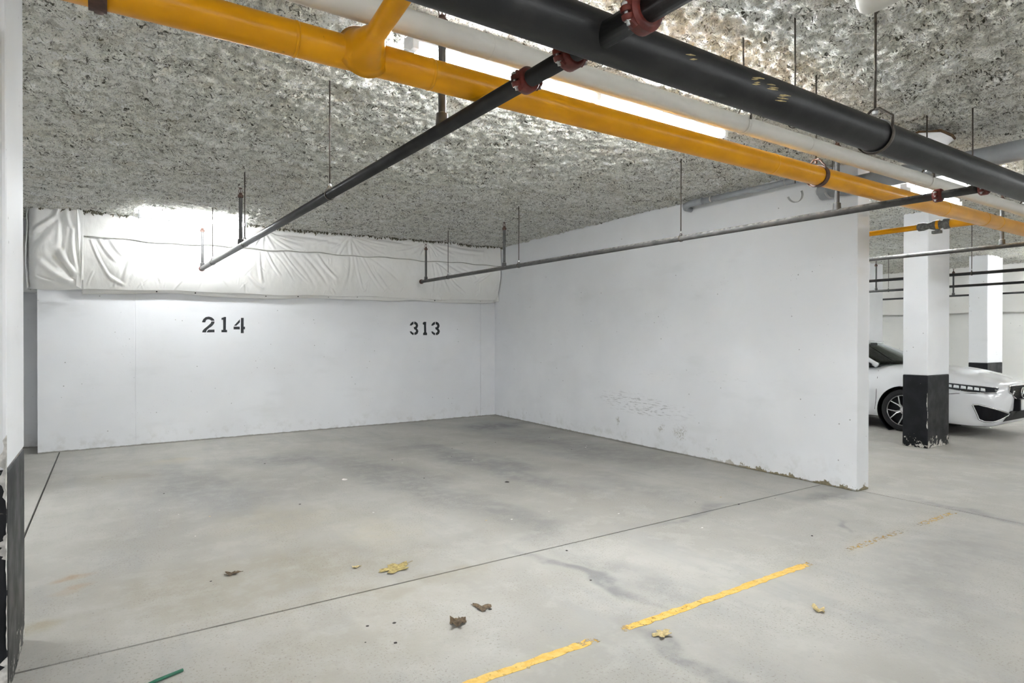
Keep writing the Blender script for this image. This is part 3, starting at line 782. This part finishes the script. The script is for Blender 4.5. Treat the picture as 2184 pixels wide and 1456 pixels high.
# branch behind the partition wall, with the valve
MB().tube([(.270,YY,YZ),(.250,-7.12,YZ)], .040, 20).build('tee', 'yellow_paint', gas, smooth=True)
mb = MB(); mb.lathe((.250,-7.13,YZ), (-.03,1,0), [(0,.040),(.02,.046),(.05,.046),(.06,.030),(.10,.042),(.13,.040),(.17,.026),(.21,.036),(.25,.036),(.26,.024)], 18)
mb.tube([(.246,-7.03,YZ),(.246,-7.03,YZ-.055)], .020, 10); mb.box((.225,-7.06,YZ-.075),(.265,-6.99,YZ-.05))
mb.build('valve', 'bare_metal', gas, angle=40)['label'] = 'bare metal gas valve with worn yellow paint'
MB().lathe((.2475,-7.045,YZ), (-.03,1,0), [(0,.0432),(.022,.0432)], 18).build('valve_band', 'yellow_paint', gas)
MB().tube([(.243,-6.88,YZ),(.10,-1.0,YZ)], .024, 20).build('valve_outlet', 'yellow_paint', gas, smooth=True)
hanger(0, -2.215, YY+.012, YZ, YR, (1,0,0), 'rusty clevis hanger round the yellow gas pipe near the partition wall', 'gas pipe hangers', style='clevis', ringmat='rust_brown')
hanger(0, -5.90, YY+.012, YZ, YR, (1,0,0), 'dark clevis hanger round the yellow gas pipe at the top left', 'gas pipe hangers', style='clevis', ringmat='rust_brown')
MB().lathe((-2.222,YY,YZ), (1,0,0), [(0,YR+.001),(.0,YR+.008),(.034,YR+.008),(.034,YR+.001)], 36).build('saddle_strap', 'rust_brown', gas, angle=40)
MB().lathe((-5.925,YY,YZ), (1,0,0), [(0,YR+.001),(.0,YR+.008),(.045,YR+.008),(.045,YR+.001)], 36).build('saddle_strap', 'rust_brown', gas, angle=40)

# --- white drain pipe above it
WY, WZ, WR = -7.410, 2.550, .0455
wp = thing('white_pipe', (-3.0,WY,WZ), 'white plastic pipe between the yellow and black pipes', 'pipe')
MB().tube([(-14,WY,WZ), (10.4,WY,WZ)], WR, 36).build('pipe', 'white_pvc', wp, smooth=True)
for x in (-4.62,-2.42):
    MB().lathe((x,WY,WZ), (1,0,0), [(0,WR),(.001,WR+.0015),(.004,WR+.0015),(.005,WR)], 36).build('joint', 'white_pvc', wp, angle=40)
for x, nm in ((-3.02,'left of the long black-pipe rod'), (-.88,'above the grey branch pipe'), (1.02,'at the right edge')):
    hanger(0, x, WY, WZ, WR, (1,0,0), 'dark ring hanger on the white pipe ' + nm, 'white pipe hangers', style='saddle', rr=.005)
# thin conduit behind the main, on its own rods
ct = thing('conduit', (-2,-7.68,2.50), 'thin conduit running hidden above the black main', 'conduit')
MB().tube([(-14,-7.68,2.50),(10.4,-7.68,2.50)], .010, 10).build('pipe', 'grey_steel', ct, smooth=True)
for x, nm in ((-2.975,'left of the long one'), (-.842,'at the right')):
    hanger(0, x, -7.68, 2.50, .03, (1,0,0), 'thin rod hanger behind the black main, ' + nm, 'conduit hangers', rr=.0045)

# --- grey plastic drain pipes over the partition wall
gp = thing('drain_pipe', (-.30,-6.9,2.78), 'large grey plastic drain pipe high above the partition wall end', 'pipe')
MB().tube([(-.42,-11.0,2.76), (-.25,-6.35,2.79)], .075, 30).build('pipe', 'grey_pvc', gp, smooth=True)
MB().lathe((-.345,-8.02,2.778), (.04,1,0), [(0,.076),(.004,.086),(.10,.086),(.105,.076)], 30).build('socket', 'grey_pvc', gp, angle=40)
MB().lathe((-.25,-6.35,2.79), (.04,1,0), [(0,.076),(.004,.086),(.09,.086),(.11,.05),(.13,.036)], 30).build('reducer', 'grey_pvc', gp, angle=40)
gs = thing('drain_pipe', (-.25,-5.5,2.945), 'slim grey plastic pipe fixed along the top of the partition wall', 'pipe')
MB().tube([(-.30,-6.24,2.935),(-.29,-4.72,2.945)], .030, 20).build('pipe', 'grey_pvc', gs, smooth=True)
MB().tube([(-.29,-4.90,2.945),(-.29,-4.72,2.945),(-.27,-4.64,2.935),(-.22,-4.60,2.925),(-.10,-4.59,2.92)], [.036,.036,.036,.034,.030], 20).build('elbow', 'grey_pvc', gs, smooth=True)
MB().torus((-.29,-5.02,2.945), (0,1,0), .033, .004, 20, 6, wide=.012).build('strap', 'light_band', gs, smooth=True)
MB().torus((-.295,-5.92,2.94), (0,1,0), .033, .003, 20, 6, wide=.012).build('strap', 'light_band', gs, smooth=True)
# loose empty hangers dangling near the wall end
for k, (x, y, z, lab) in enumerate(((-.62,-6.22,2.72,'empty hooked pipe strap dangling in front of the partition wall'), (-.50,-6.50,2.72,'second empty pipe strap dangling behind the sprinkler riser'))):
    h = thing('loose_hanger', (x,y,z), lab, 'hanger')
    MB().tube([(x,y,z+.10),(x,y,czv(x,y)+.02)], .005, 8).build('rod', 'rod_steel', h)
    MB().torus((x,y,z), (.5,1,0), .072, .0025, 30, 6, wide=.016, a0=R(110), a1=R(300) if k == 0 else R(250)).build('strap', 'light_band', h, smooth=True)
# white plastic pipe end at the top right
pe = thing('pipe_end', (-3.55,-8.40,2.66), 'rounded pale plastic pipe end hanging at the top right', 'pipe')
MB().lathe((-3.49,-8.255,2.668), (.10,-1,.12), [(0,.012),(.006,.030),(.02,.043),(.05,.050),(.10,.052),(.60,.052)], 28).build('body', 'white_pvc', pe, angle=50)

# ================================================================== LIGHTS
def fixture(x0, x1, y, z, label, tubes=2, hw=.030, guard=True, glow='tube_glow'):
    f = thing('fluorescent_fixture', ((x0+x1)/2, y, z), label, 'light', 'fluorescent strip lights')
    MB().box((x0,y-hw,z+.024),(x1,y+hw,z+.075)).build('housing', 'white_enamel', f, bevel=.006)
    L = (x1-x0)/tubes
    for k in range(tubes):
        for s_ in (-1,1):
            a = x0 + L*k + .03; b = x0 + L*(k+1) - .03
            MB().tube([(a,y+s_*.037,z+.008),(b,y+s_*.037,z+.008)], .0165, 8, False).build('tube', glow, f, smooth=True)
    for k in range(tubes+1):
        xx = x0 + L*k; mb = MB()
        mb.box((xx-.018+ (.018 if k == 0 else 0) - (.018 if k == tubes else 0), y-.056, z-.010),(xx+.018+(.018 if k == 0 else 0)-(.018 if k == tubes else 0), y+.056, z+.030))
        mb.build('socket', 'white_enamel', f, bevel=.003)
    for sx, sy in ((x0+.25,0),(x1-.25,0)):
        MB().tube([(sx,y+sy,z+.08),(sx,y+sy,czv(sx,y)+.03)], .005, 6).build('drop_rod', 'rod_steel', f)
    if guard:
        mb = MB()
        for xx in np.arange(x0-.05, x1+.08, .30):
            mb.tube([(xx,y-.065,z+.03),(xx,y-.06,z-.03),(xx,y+.06,z-.03),(xx,y+.065,z+.03)], .0018, 5)
        for s_ in (-.06,0,.06): mb.tube([(x0-.05,y+s_,z-.03),(x1+.06,y+s_,z-.03)], .0018, 5)
        mb.build('wire_guard', 'white_enamel', f)
    return f
fixture(-4.62,-2.19,-6.63,2.845, 'long lit strip light seen between the yellow and white pipes', 2, .056, glow='boosted_tube_glow')
fixture(-5.57,-4.37,-.92,2.855, 'glaring strip light close above the wrapped wall by stall 214', 1)
fixture(.62,1.82,-6.58,2.84, 'strip light glimpsed above the partition wall end', 1)
fixture(1.2,3.6,-2.4,2.78, 'unseen added strip light in the bay behind the partition wall')  # hidden by the partition, added to brighten the area beyond it
fixture(4.6,7.0,-2.0,2.78, 'unseen added strip light over the rear of the parked car')  # also out of view, added to light the far wall
fixture(7.4,9.8,-6.3,2.78, 'unseen added strip light by the far column')  # outside the frame, added for the dim far end
fixture(-10.0,-7.6,-3.9,2.78, 'unseen added strip light in the next bay on the left', glow='boosted_tube_glow')  # outside the frame, added to lift the right wall and ceiling
fixture(7.6,8.8,-.6,2.78, 'unseen added strip light near the far wall corner', 1)  # hidden small strip, added to lighten the far wall
fixture(-10.6,-8.2,-11.0,2.78, 'added strip light behind the viewpoint on the left')  # added fill from behind the camera
fixture(4.6,7.0,-10.4,2.78, 'unseen added strip light over the aisle ahead of the parked car')  # out of view, added to lighten the car, column and far wall
for k, (x, y, nm) in enumerate(((-14.6,-8.6,'far out on the left'), (-9.6,-14.0,'of the near aisle row, far left'), (-5.2,-14.0,'of the near aisle row, left of centre'), (-.4,-14.0,'of the near aisle row, right of centre'), (4.6,-14.0,'of the near aisle row, far right'),
                    (-7.6,-18.2,'of the rear aisle row, left'), (-2.6,-18.2,'of the rear aisle row, centre'), (2.6,-18.2,'of the rear aisle row, right'))):
    fixture(x, x+2.4, y, 2.74, 'added strip light behind the viewpoint ' + nm)  # unseen rows added to raise the brightness of walls and ceiling

# ================================================================== THE CAR
CX, NY = 4.99, -6.21           # centre line, y of the nose
car = thing('car', (CX, NY+2.3, 0), 'white sedan parked nose out behind the column', 'car')
def cb(w_, u, z): return (CX + w_, NY + u, z)
def interp(tbl, u):
    xs_ = [a for a, _ in tbl]; ys_ = [b for _, b in tbl]
    # smooth (cosine-free) monotone cubic through numpy gradient
    xs_ = np.array(xs_); ys_ = np.array(ys_)
    d = np.gradient(ys_, xs_); i = int(np.clip(np.searchsorted(xs_, u)-1, 0, len(xs_)-2))
    h_ = xs_[i+1]-xs_[i]; q = (u-xs_[i])/h_
    return ((2*q**3-3*q**2+1)*ys_[i] + (q**3-2*q**2+q)*h_*d[i] + (-2*q**3+3*q**2)*ys_[i+1] + (q**3-q**2)*h_*d[i+1])
HW = [(0,.40),(.03,.50),(.08,.60),(.16,.69),(.28,.765),(.45,.83),(.7,.875),(1.05,.895),(1.6,.895),(2.3,.90),(3.2,.90),(3.8,.885),(4.2,.84),(4.48,.76),(4.6,.62)]
TH = [(0,.745),(.03,.775),(.08,.80),(.16,.825),(.28,.865),(.45,.912),(.7,.962),(1.05,1.0),(1.35,1.01),(1.6,1.0),(2.3,.985),(3.2,1.0),(3.8,1.06),(4.2,1.08),(4.48,1.05),(4.6,.96)]
ZB = [(0,.30),(.03,.235),(.08,.19),(.16,.165),(.28,.158),(.45,.16),(.7,.17),(1.05,.175),(1.6,.175),(2.3,.175),(3.2,.18),(3.8,.19),(4.2,.22),(4.48,.30),(4.6,.38)]
PR = [(0,0),(.45,0),(.80,.0),(.915,.03),(.955,.10),(.972,.22),(.985,.36),(1.0,.52),(.998,.62),(.985,.70),(.965,.77),(.935,.835),(.885,.885),(.80,.925),(.66,.957),(.48,.978),(.25,.993),(0,1.0)]
us = [0,.012,.03,.055,.08,.12,.16,.22,.28,.36,.45,.57,.7,.87,1.05,1.2,1.35,1.6,1.95,2.3,2.75,3.2,3.5,3.8,4.0,4.2,4.35,4.48,4.55,4.6]
rings = []
for u in us:
    hw, th, zb = interp(HW,u), interp(TH,u), interp(ZB,u)
    ring = []
    for sgn, seq in ((-1, PR), (1, PR[-2:0:-1])):
        for fw_, fz in seq:
            nose = max(0, 1 - u/.5)
            # nose leans: hood lip forward, chin tucked
            lean = nose*.07*(abs(fz-.62)/.62)**1.6
            ring.append(cb(sgn*fw_*hw, u + lean, zb + (th-zb)*fz))
    rings.append(ring)
nr = len(rings[0]); mb = MB()
V = [p_ for rg in rings for p_ in rg]; Fc = []
for i in range(len(rings)-1):
    for k in range(nr):
        a = i*nr+k; b = i*nr+(k+1)%nr
        Fc.append((a, b, b+nr, a+nr))
Fc.append(tuple(range(nr))[::-1]); Fc.append(tuple(range((len(rings)-1)*nr, len(rings)*nr)))
mb.add(V, Fc)
body = mb.build('body', 'car_white', car, smooth=True)
bm = bmesh.new(); bm.from_mesh(body.data); body_bvh = BVHTree.FromBMesh(bm); bm.free()
WU = (1.18, 3.80); WR_ = .318
# wheel arch cutters
for i, u in enumerate(WU):
    for s_ in (-1,1):
        cu = MB(); c0 = cb(s_*.60, u, WR_-.005); c1 = cb(s_*1.2, u, WR_-.005)
        cu.tube([c0, c1], .372, 40)
        me = bpy.data.meshes.new('cut'); me.from_pydata(cu.v, [], cu.f)
        bmx = bmesh.new(); bmx.from_mesh(me); bmesh.ops.recalc_face_normals(bmx, faces=bmx.faces)
        if i == 0 and s_ == -1: cut_all = bmesh.new()
        tmp = bpy.data.meshes.new('t'); bmx.to_mesh(tmp); cut_all.from_mesh(tmp); bmx.free()
cutme = bpy.data.meshes.new('arch_cut'); cut_all.to_mesh(cutme); cut_all.free()
cuto = bpy.data.objects.new('arch_cut', cutme); col.objects.link(cuto); cuto.location = (0,0,0)
bo = body.modifiers.new('arches', 'BOOLEAN'); bo.object = cuto; bo.operation = 'DIFFERENCE'; bo.solver = 'EXACT'
bpy.context.view_layer.update()
dg = bpy.context.evaluated_depsgraph_get()
newme = bpy.data.meshes.new_from_object(body.evaluated_get(dg))
body.modifiers.clear(); body.data = newme
newme.materials.clear(); newme.materials.append(M['car_white']); newme.shade_smooth()
try: newme.set_sharp_from_angle(angle=R(38))
except Exception: pass
bpy.data.objects.remove(cuto)
# dark arch liners, tyres and rims
for u in WU:
    for s_ in (-1,1):
        MB().lathe(cb(s_*.615, u, WR_-.005), (s_,0,0), [(0,.369),(.004,.369),(.004,.1),(.0,.1)], 40).build('arch_liner', 'car_black', car)
        mb = MB(); mb.torus(cb(s_*.80, u, WR_-.005), (s_,0,0), .369, .004, 44, 6, wide=.10); mb.build('arch_lip', 'car_black', car, smooth=True)
        wc = cb(s_*.785, u, WR_)
        wh = MB().lathe(Vector(wc) - Vector((s_*.10,0,0)), (s_,0,0), [(0,.23),(.0,.29),(.015,.312),(.05,.318),(.15,.318),(.185,.312),(.200,.290),(.203,.240),(.196,.228),(.10,.222)], 48)
        tyre = wh.build('wheel', 'tyre_rubber', car, angle=50); tyre['label'] = 'black tyre with five-spoke alloy rim'
        face = Vector(wc) + Vector((s_*.092,0,0))
        rim = MB().torus(face, (s_,0,0), .226, .006, 48, 8, wide=.012)
        for k in range(5):
            a = R(90 + 72*k + 36)
            for e in (-1,1):
                a1 = a + e*R(6.0); a2 = a + e*R(17.5)
                q = lambda an, r_: face + Vector((0, math.cos(an)*r_, math.sin(an)*r_))
                rim.tube([q(a1,.050) - Vector((s_*.03,0,0)), q(a + e*R(7.5),.11) - Vector((s_*.010,0,0)), q(a2,.218)], [.017,.012,.009], 8)
        rim.lathe(face - Vector((s_*.04,0,0)), (s_,0,0), [(0,.062),(.02,.058),(.026,.04)], 24)
        rim.build('rim', 'rim_alloy', tyre, angle=45)
        MB().lathe(face - Vector((s_*.055,0,0)), (s_,0,0), [(0,.221),(.004,.221)], 40).build('brake_disc', 'car_black', tyre)
        MB().lathe(face - Vector((s_*.016,0,0)), (s_,0,0), [(0,.030),(.006,.028)], 20).build('hub_cap', 'chrome', tyre)
# underbody
MB().box(cb(-.60,.35,.17), cb(.60,4.3,.32)).build('underbody', 'car_black', car)

def on_body(origin, direction):
    h = body_bvh.ray_cast(Vector(origin), Vector(direction).normalized())
    return h[0], h[1]
def skin_patch(name, mat, poly, frame, off=.004, step=.012, parent=None, rim=None, thick=.006, label=None):
    """a panel laid on the body: poly in frame coords, pressed on the body along the frame's ray"""
    o_, ex, ey, dr_ = [Vector(q) for q in frame]
    bm = bmesh.new()
    vs_ = [bm.verts.new((a, b, 0)) for a, b in poly]
    bm.faces.new(vs_)
    lo = [min(p_[i] for p_ in poly) for i in (0,1)]; hi = [max(p_[i] for p_ in poly) for i in (0,1)]
    for ax, i in (((1,0,0),0), ((0,1,0),1)):
        k = lo[i] + step
        while k < hi[i]:
            g = bm.verts[:] + bm.edges[:] + bm.faces[:]
            co = (k,0,0) if i == 0 else (0,k,0)
            bmesh.ops.bisect_plane(bm, geom=g, plane_co=co, plane_no=ax); k += step
    bm.verts.ensure_lookup_table()
    for v_ in bm.verts:
        p_ = o_ + ex*v_.co.x + ey*v_.co.y
        h, nn = on_body(p_, dr_)
        v_.co = h - dr_.normalized()*off if h is not None else p_ + dr_*.6
    me = bpy.data.meshes.new(name); bm.to_mesh(me); bm.free()
    ob = link(name, me, mat, parent or car, smooth=True)
    sd = ob.modifiers.new('thickness','SOLIDIFY'); sd.thickness = thick; sd.offset = 0
    if label: ob['label'] = label
    if rim:
        pts = []
        n_ = len(poly)
        for i in range(n_):
            a, b = poly[i], poly[(i+1) % n_]
            for q in range(6):
                e = (a[0]+(b[0]-a[0])*q/6, a[1]+(b[1]-a[1])*q/6)
                p_ = o_ + ex*e[0] + ey*e[1]; h, nn = on_body(p_, dr_)
                if h is not None: pts.append(h - dr_.normalized()*(off+.002))
        sel = rim[2] if len(rim) > 2 else (0, n_)
        pts = pts[sel[0]*6: sel[1]*6 + 1] if sel != (0, n_) else pts + pts[:1]
        MB().tube(pts, rim[1], 6).build('trim_strip', rim[0], ob, smooth=True)
    return ob
# frames: front (seen from ahead) and a three-quarter view from each side
FR = ((CX, NY-1.0, 0), (1,0,0), (0,0,1), (0,1,0))
def corner_frame(s_):
    d = Vector((-s_*.72, .69, 0)).normalized(); ex = Vector((d.y, -d.x, 0))
    if s_ > 0: ex = -ex*-1
    return ((CX, NY+.35, 0) - Vector(d)*2.0 if False else Vector((CX, NY+.35, 0)) - d*2.0, ex, Vector((0,0,1)), d)
grille = skin_patch('grille', 'car_black', [(-.36,.740),(.36,.740),(.45,.668),(.44,.652),(.30,.59),(.15,.53),(-.15,.53),(-.30,.59),(-.44,.652),(-.45,.668)], FR, .006, rim=('chrome',.009), label='black pentagon grille with chrome surround')
for k in range(7):
    z_ = .535 + k*.028; wd = .17 + .25*min(1,(z_-.515)/.19) - .03
    pts = []
    for q in np.linspace(-wd, wd, 17):
        h, nn = on_body((CX+q, NY-1, z_), (0,1,0))
        if h is not None: pts.append(h - Vector((0,.010,0)))
    MB().tube(pts, .004, 6).build('grille_bar', 'car_black', grille)
h, nn = on_body((CX, NY-1, .635), (0,1,0)); ec = h - Vector((0,.022,0))
em = MB(); em.torus(ec, (0,1,0), .072, .008, 36, 8)
for s_ in (-1,1): em.tube([ec + Vector((s_*.012,0,.070)), ec + Vector((s_*.020,-.004,.0)), ec + Vector((s_*.052,0,-.052))], [.008,.011,.007], 8)
em.tube([ec + Vector((-.022,-.002,-.010)), ec + Vector((.022,-.002,-.010))], .008, 8)
em.build('emblem', 'chrome', grille, smooth=True)['label'] = 'round chrome front emblem'
pl = MB().box((CX-.155, ec.y-.035, .395), (CX+.155, ec.y-.020, .545)).build('licence_plate', 'plate_white', car, bevel=.004)
MB().box((CX-.185, ec.y-.020, .380), (CX+.185, ec.y+.05, .555)).build('plate_holder', 'car_black', car, bevel=.006)
skin_patch('lower_intake', 'car_black', [(-.33,.385),(.33,.385),(.36,.33),(.44,.245),(-.44,.245),(-.36,.33)], FR, .006, label='black lower air intake')
for s_ in (-1,1):
    d = Vector((-s_*.60,.80,0)).normalized(); ex = Vector((d.y,-d.x,0)) * 1.0
    if ex.x < 0: ex = -ex
    fr_ = (Vector((CX+s_*.62, NY+.30, 0)) - d*1.5, ex, Vector((0,0,1)), d)
    X_ = lambda a: s_*a          # outward coordinate
    # headlight: slim wedge running back from beside the grille
    hp = [(X_(-.17),.715),(X_(.00),.735),(X_(.20),.752),(X_(.42),.775),(X_(.43),.70),(X_(.20),.655),(X_(.02),.650),(X_(-.11),.655)]
    hl = skin_patch('headlight', 'lamp_lens', hp, fr_, .005, rim=('chrome',.0035), label='slim headlight with a row of LED lenses')
    for k in range(6):      # row of LED lenses behind the clear cover
        a = .015 + k*.064; zb_ = .668 + k*.008
        skin_patch('led_lens', 'led_lens', [(X_(a), zb_), (X_(a+.052), zb_+.006), (X_(a+.040), zb_+.046), (X_(a-.004), zb_+.038)], fr_, .009, .02, parent=hl, thick=.004)
    fp = [(X_(.15),.478),(X_(.13),.43),(X_(.07),.275),(X_(.01),.248),(X_(-.10),.244),(X_(-.36),.335),(X_(-.37),.352),(X_(.09),.482)]
    skin_patch('fog_light_recess', 'car_black', fp, fr_, .004, rim=('rim_alloy',.011), label='black triangular bumper recess with chrome edge')
    pts = []
    for a, z_ in ((.42,.60),(.30,.625),(.15,.635),(.0,.638),(-.12,.640)):
        h, nn = on_body(fr_[0] + ex*X_(a) + Vector((0,0,z_)), d)
        if h is not None: pts.append(h - d*.0015)
    MB().tube(pts, .004, 6).build('bumper_gap', 'car_black', car)
    # door shut line and sill
    sd = (Vector((CX+s_*2, NY, 0)), Vector((0,1,0)), Vector((0,0,1)), Vector((-s_,0,0)))
    for u0, pts_ in ((1.56, ((1.60,.985),(1.575,.90),(1.555,.80),(1.56,.60),(1.575,.42),(1.60,.30))), (2.62, ((2.66,.985),(2.64,.7),(2.60,.4),(2.58,.28)))):
        ln = []
        for u, z_ in pts_:
            h, nn = on_body((CX+s_*2, NY+u, z_), (-s_,0,0))
            if h is not None: ln.append(h + Vector((s_*.0005,0,0)))
        MB().tube(ln, .0035, 6).build('door_gap', 'car_black', car)
    # mirror
    mb = MB(); mb.lathe(cb(s_*.90, 2.10, 1.03), (s_,0,.12), [(-.02,.02),(.03,.055),(.10,.075),(.17,.062),(.20,.02)], 16)
    mb.build('door_mirror', 'car_white', car, smooth=True)
# ---- greenhouse: pillars, roof, glass
def gh(u, f):   # half width and height at belt (f=0) and roof rail (f=1)
    return None
BELT = .985; RU0, RU1 = 2.12, 3.15
roof_pts = []
ru = np.linspace(2.14, 3.32, 14); rw_ = np.linspace(-1,1,15)
P = np.zeros((14,15,3))
for i, u in enumerate(ru):
    edge = .565 - .05*((u-2.5)/.8)**2
    for j, q in enumerate(rw_):
        zc = 1.390 - .040*((u-2.70)/.62)**2
        P[i,j] = cb(q*edge, u, zc - .020*abs(q)**2.6)
ro = link('roof', grid_mesh('roof', P), 'car_white', car, smooth=True); sd_ = ro.modifiers.new('thickness','SOLIDIFY'); sd_.thickness = .03; sd_.offset = -1
def quadgrid(name, A, B, C_, D, bulge, mat, n1=10, n2=8, th=.005):
    """A-B along the bottom, D-C along the top"""
    A, B, C_, D = [Vector(q) for q in (A,B,C_,D)]; P = np.zeros((n2,n1,3))
    for i in range(n2):
        for j in range(n1):
            s, t2 = j/(n1-1), i/(n2-1)
            q = (A.lerp(B,s)).lerp(D.lerp(C_,s), t2) + Vector(bulge)*(1-(2*s-1)**2)
            P[i,j] = q
    o = link(name, grid_mesh(name, P), mat, car, smooth=True)
    s_ = o.modifiers.new('thickness','SOLIDIFY'); s_.thickness = th
    return o
quadgrid('windscreen', cb(-.75,1.64,.99), cb(.75,1.64,.99), cb(.565,2.36,1.335), cb(-.565,2.36,1.335), (0,-.22,.015), 'window_glass')
quadgrid('rear_window', cb(-.70,3.95,1.06), cb(.70,3.95,1.06), cb(.50,3.30,1.365), cb(-.50,3.30,1.365), (0,.10,.02), 'window_glass')
for s_ in (-1,1):
    quadgrid('side_window', cb(s_*.845,1.74,.985), cb(s_*.86,2.60,.985), cb(s_*.60,2.60,1.352), cb(s_*.590,2.38,1.325), (s_*.015,0,0), 'window_glass')
    quadgrid('side_window', cb(s_*.86,2.68,.985), cb(s_*.83,3.70,1.02), cb(s_*.56,3.25,1.345), cb(s_*.60,2.68,1.362), (s_*.015,0,0), 'window_glass')
    mb = MB(); mb.tube([cb(s_*.80,1.60,.985), cb(s_*.745,1.82,1.10), cb(s_*.68,2.07,1.225), cb(s_*.61,2.34,1.335), cb(s_*.585,2.55,1.372), cb(s_*.585,2.75,1.39), cb(s_*.555,3.28,1.355), cb(s_*.66,3.62,1.20), cb(s_*.77,3.92,1.05)], [.040,.036,.034,.030,.026,.026,.032,.05,.06], 10)
    mb.build('roof_rail', 'car_white', car, smooth=True)
    mb = MB(); mb.tube([cb(s_*.865,2.64,.98), cb(s_*.602,2.64,1.37)], .028, 8); mb.build('door_pillar', 'car_black', car)
    mb = MB(); mb.tube([cb(s_*.855,1.66,.990), cb(s_*.800,1.87,1.085), cb(s_*.715,2.11,1.200), cb(s_*.628,2.38,1.312), cb(s_*.602,2.60,1.360)], [.020,.022,.022,.018,.014], 8)
    mb.build('window_seal', 'car_black', car, smooth=True)
    mb = MB(); mb.tube([cb(s_*.875,1.66,.985), cb(s_*.880,2.0,.985), cb(s_*.88,2.9,.990), cb(s_*.85,3.70,1.02)], .010, 8); mb.build('belt_trim', 'car_black', car)
# interior
MB().box(cb(-.70,1.62,.80), cb(.70,1.96,1.03)).build('dashboard', 'seat_dark', car, bevel=.05)
mb = MB(); mb.torus(cb(.36,2.10,1.06), (0,.9,.42), .175, .014, 28, 8); mb.tube([cb(.20,2.10,1.06),cb(.52,2.10,1.06)], .014, 8); mb.build('steering_wheel', 'seat_dark', car, smooth=True)
for s_ in (-1,1):
    mb = MB(); mb.box(cb(s_*.36-.24,2.35,.60), cb(s_*.36+.24,2.85,.78)); mb.build('seat', 'seat_dark', car, bevel=.06)
    mb = MB(); mb.box(cb(s_*.36-.22,2.78,.72), cb(s_*.36+.22,2.92,1.14)); mb.build('seat_back', 'seat_dark', car, bevel=.05)
    mb = MB(); mb.box(cb(s_*.36-.12,2.86,1.16), cb(s_*.36+.12,2.94,1.30)); mb.build('head_rest', 'seat_dark', car, bevel=.04)
mb = MB(); mb.box(cb(-.10,2.02,1.27), cb(.10,2.05,1.33)); mb.build('rear_view_mirror', 'seat_dark', car, bevel=.015)

# ================================================================== LITTER ON THE FLOOR
def leaf(name, x, y, size, rot, mat, label, lobes=5, curl=.012, seed=0, squash=.75):
    rnd = random.Random(seed)
    n_ = lobes*8; mb = MB(); vs_ = [(x, y, .004+curl*.3)]
    for i in range(n_):
        a = 2*math.pi*i/n_
        rr = size*(.78 + .22*math.cos(lobes*a))*rnd.uniform(.82,1.1)
        X_, Y_ = math.cos(a)*rr, math.sin(a)*rr*squash
        vs_.append((x + X_*math.cos(rot) - Y_*math.sin(rot), y + X_*math.sin(rot) + Y_*math.cos(rot), .002 + curl*abs(math.sin(a*2+seed))*rr/size))
    f_ = [(0, 1+i, 1+(i+1) % n_) for i in range(n_)]
    mb.add(vs_, f_)
    mb.tube([(x,y,.006),(x+math.cos(rot)*size*1.3,y+math.sin(rot)*size*1.3,.004)], .0015, 5)
    o = mb.build(name, mat); sd_ = o.modifiers.new('thickness','SOLIDIFY'); sd_.thickness = .0012
    return tag(o, label, 'leaf')
leaf('fallen_leaf', -4.425,-6.00,.115,.4,'leaf_yellow','large yellow maple leaf with dark tips near the floor joint',5,.010,1)
leaf('fallen_leaf', -4.262,-6.755,.055,2.0,'leaf_brown','flat brown leaf lying right of the crumpled leaf',3,.012,2)
leaf('fallen_leaf', -4.455,-6.845,.060,1.0,'leaf_brown','crumpled dark brown leaf on the concrete',5,.035,3)
leaf('fallen_leaf', -3.70,-7.47,.055,.2,'leaf_tan','small tan leaf beside the yellow line',5,.015,4)
leaf('fallen_leaf', -2.835,-7.735,.045,1.2,'leaf_tan','small tan leaf far to the right of the yellow line',4,.02,5)
leaf('fallen_leaf', -4.62,-5.85,.030,.1,'leaf_tan','tiny tan leaf left of the large maple leaf',3,.01,6)
leaf('fallen_leaf', -5.27,-5.55,.05,.1,'leaf_brown','dried leaf remains on the stained patch',6,.012,7)
def grit(x, y, s, mat, label, seed, name='grit', cat='debris', group='floor debris'):
    rnd = random.Random(seed); mb = MB()
    mb.lathe((x,y,0), (0,0,1), [(0,s*.7),(s*.15,s),(s*.35,s*.7),(s*.45,s*.2)], 7)
    mb.v = [(a + rnd.uniform(-.25,.25)*s, b + rnd.uniform(-.25,.25)*s*.7, max(0, c_*rnd.uniform(.6,1.2))) for a, b, c_ in mb.v]
    return tag(mb.build(name, mat), label, cat, group)
grit(-2.64,-4.49,.022,'grit_dark','dark bit of debris in the middle of stall 313',1)
grit(-3.93,-3.53,.026,'grit_white','small white chip in stall 214',2)
grit(-4.235,-6.79,.009,'grit_dark','dark crumb touching the flat brown leaf',3)
grit(-4.83,-6.62,.008,'grit_dark','dark crumb left of the crumpled leaf',4)
grit(-4.78,-6.85,.009,'grit_dark','dark crumb nearest the viewpoint left of centre',5)
rnd = random.Random(77)
for k in range(46):
    x, y = rnd.uniform(-6.0,-.6), rnd.uniform(-7.9,-2.0)
    o = grit(x, y, rnd.uniform(.004,.010), rnd.choice(('grit_dark','grit_dark','leaf_tan','grit_white')), 'tiny crumb of litter scattered on the floor', 100+k, 'crumb', 'debris', 'scattered crumbs')
# green plastic strip at the bottom edge
st = MB(); st.tube([(-5.80,-6.66,.006),(-5.72,-6.625,.010),(-5.62,-6.585,.006)], .007, 8)
tag(st.build('plastic_strip', 'green_plastic'), 'short green plastic strip on the floor at the bottom left', 'litter')
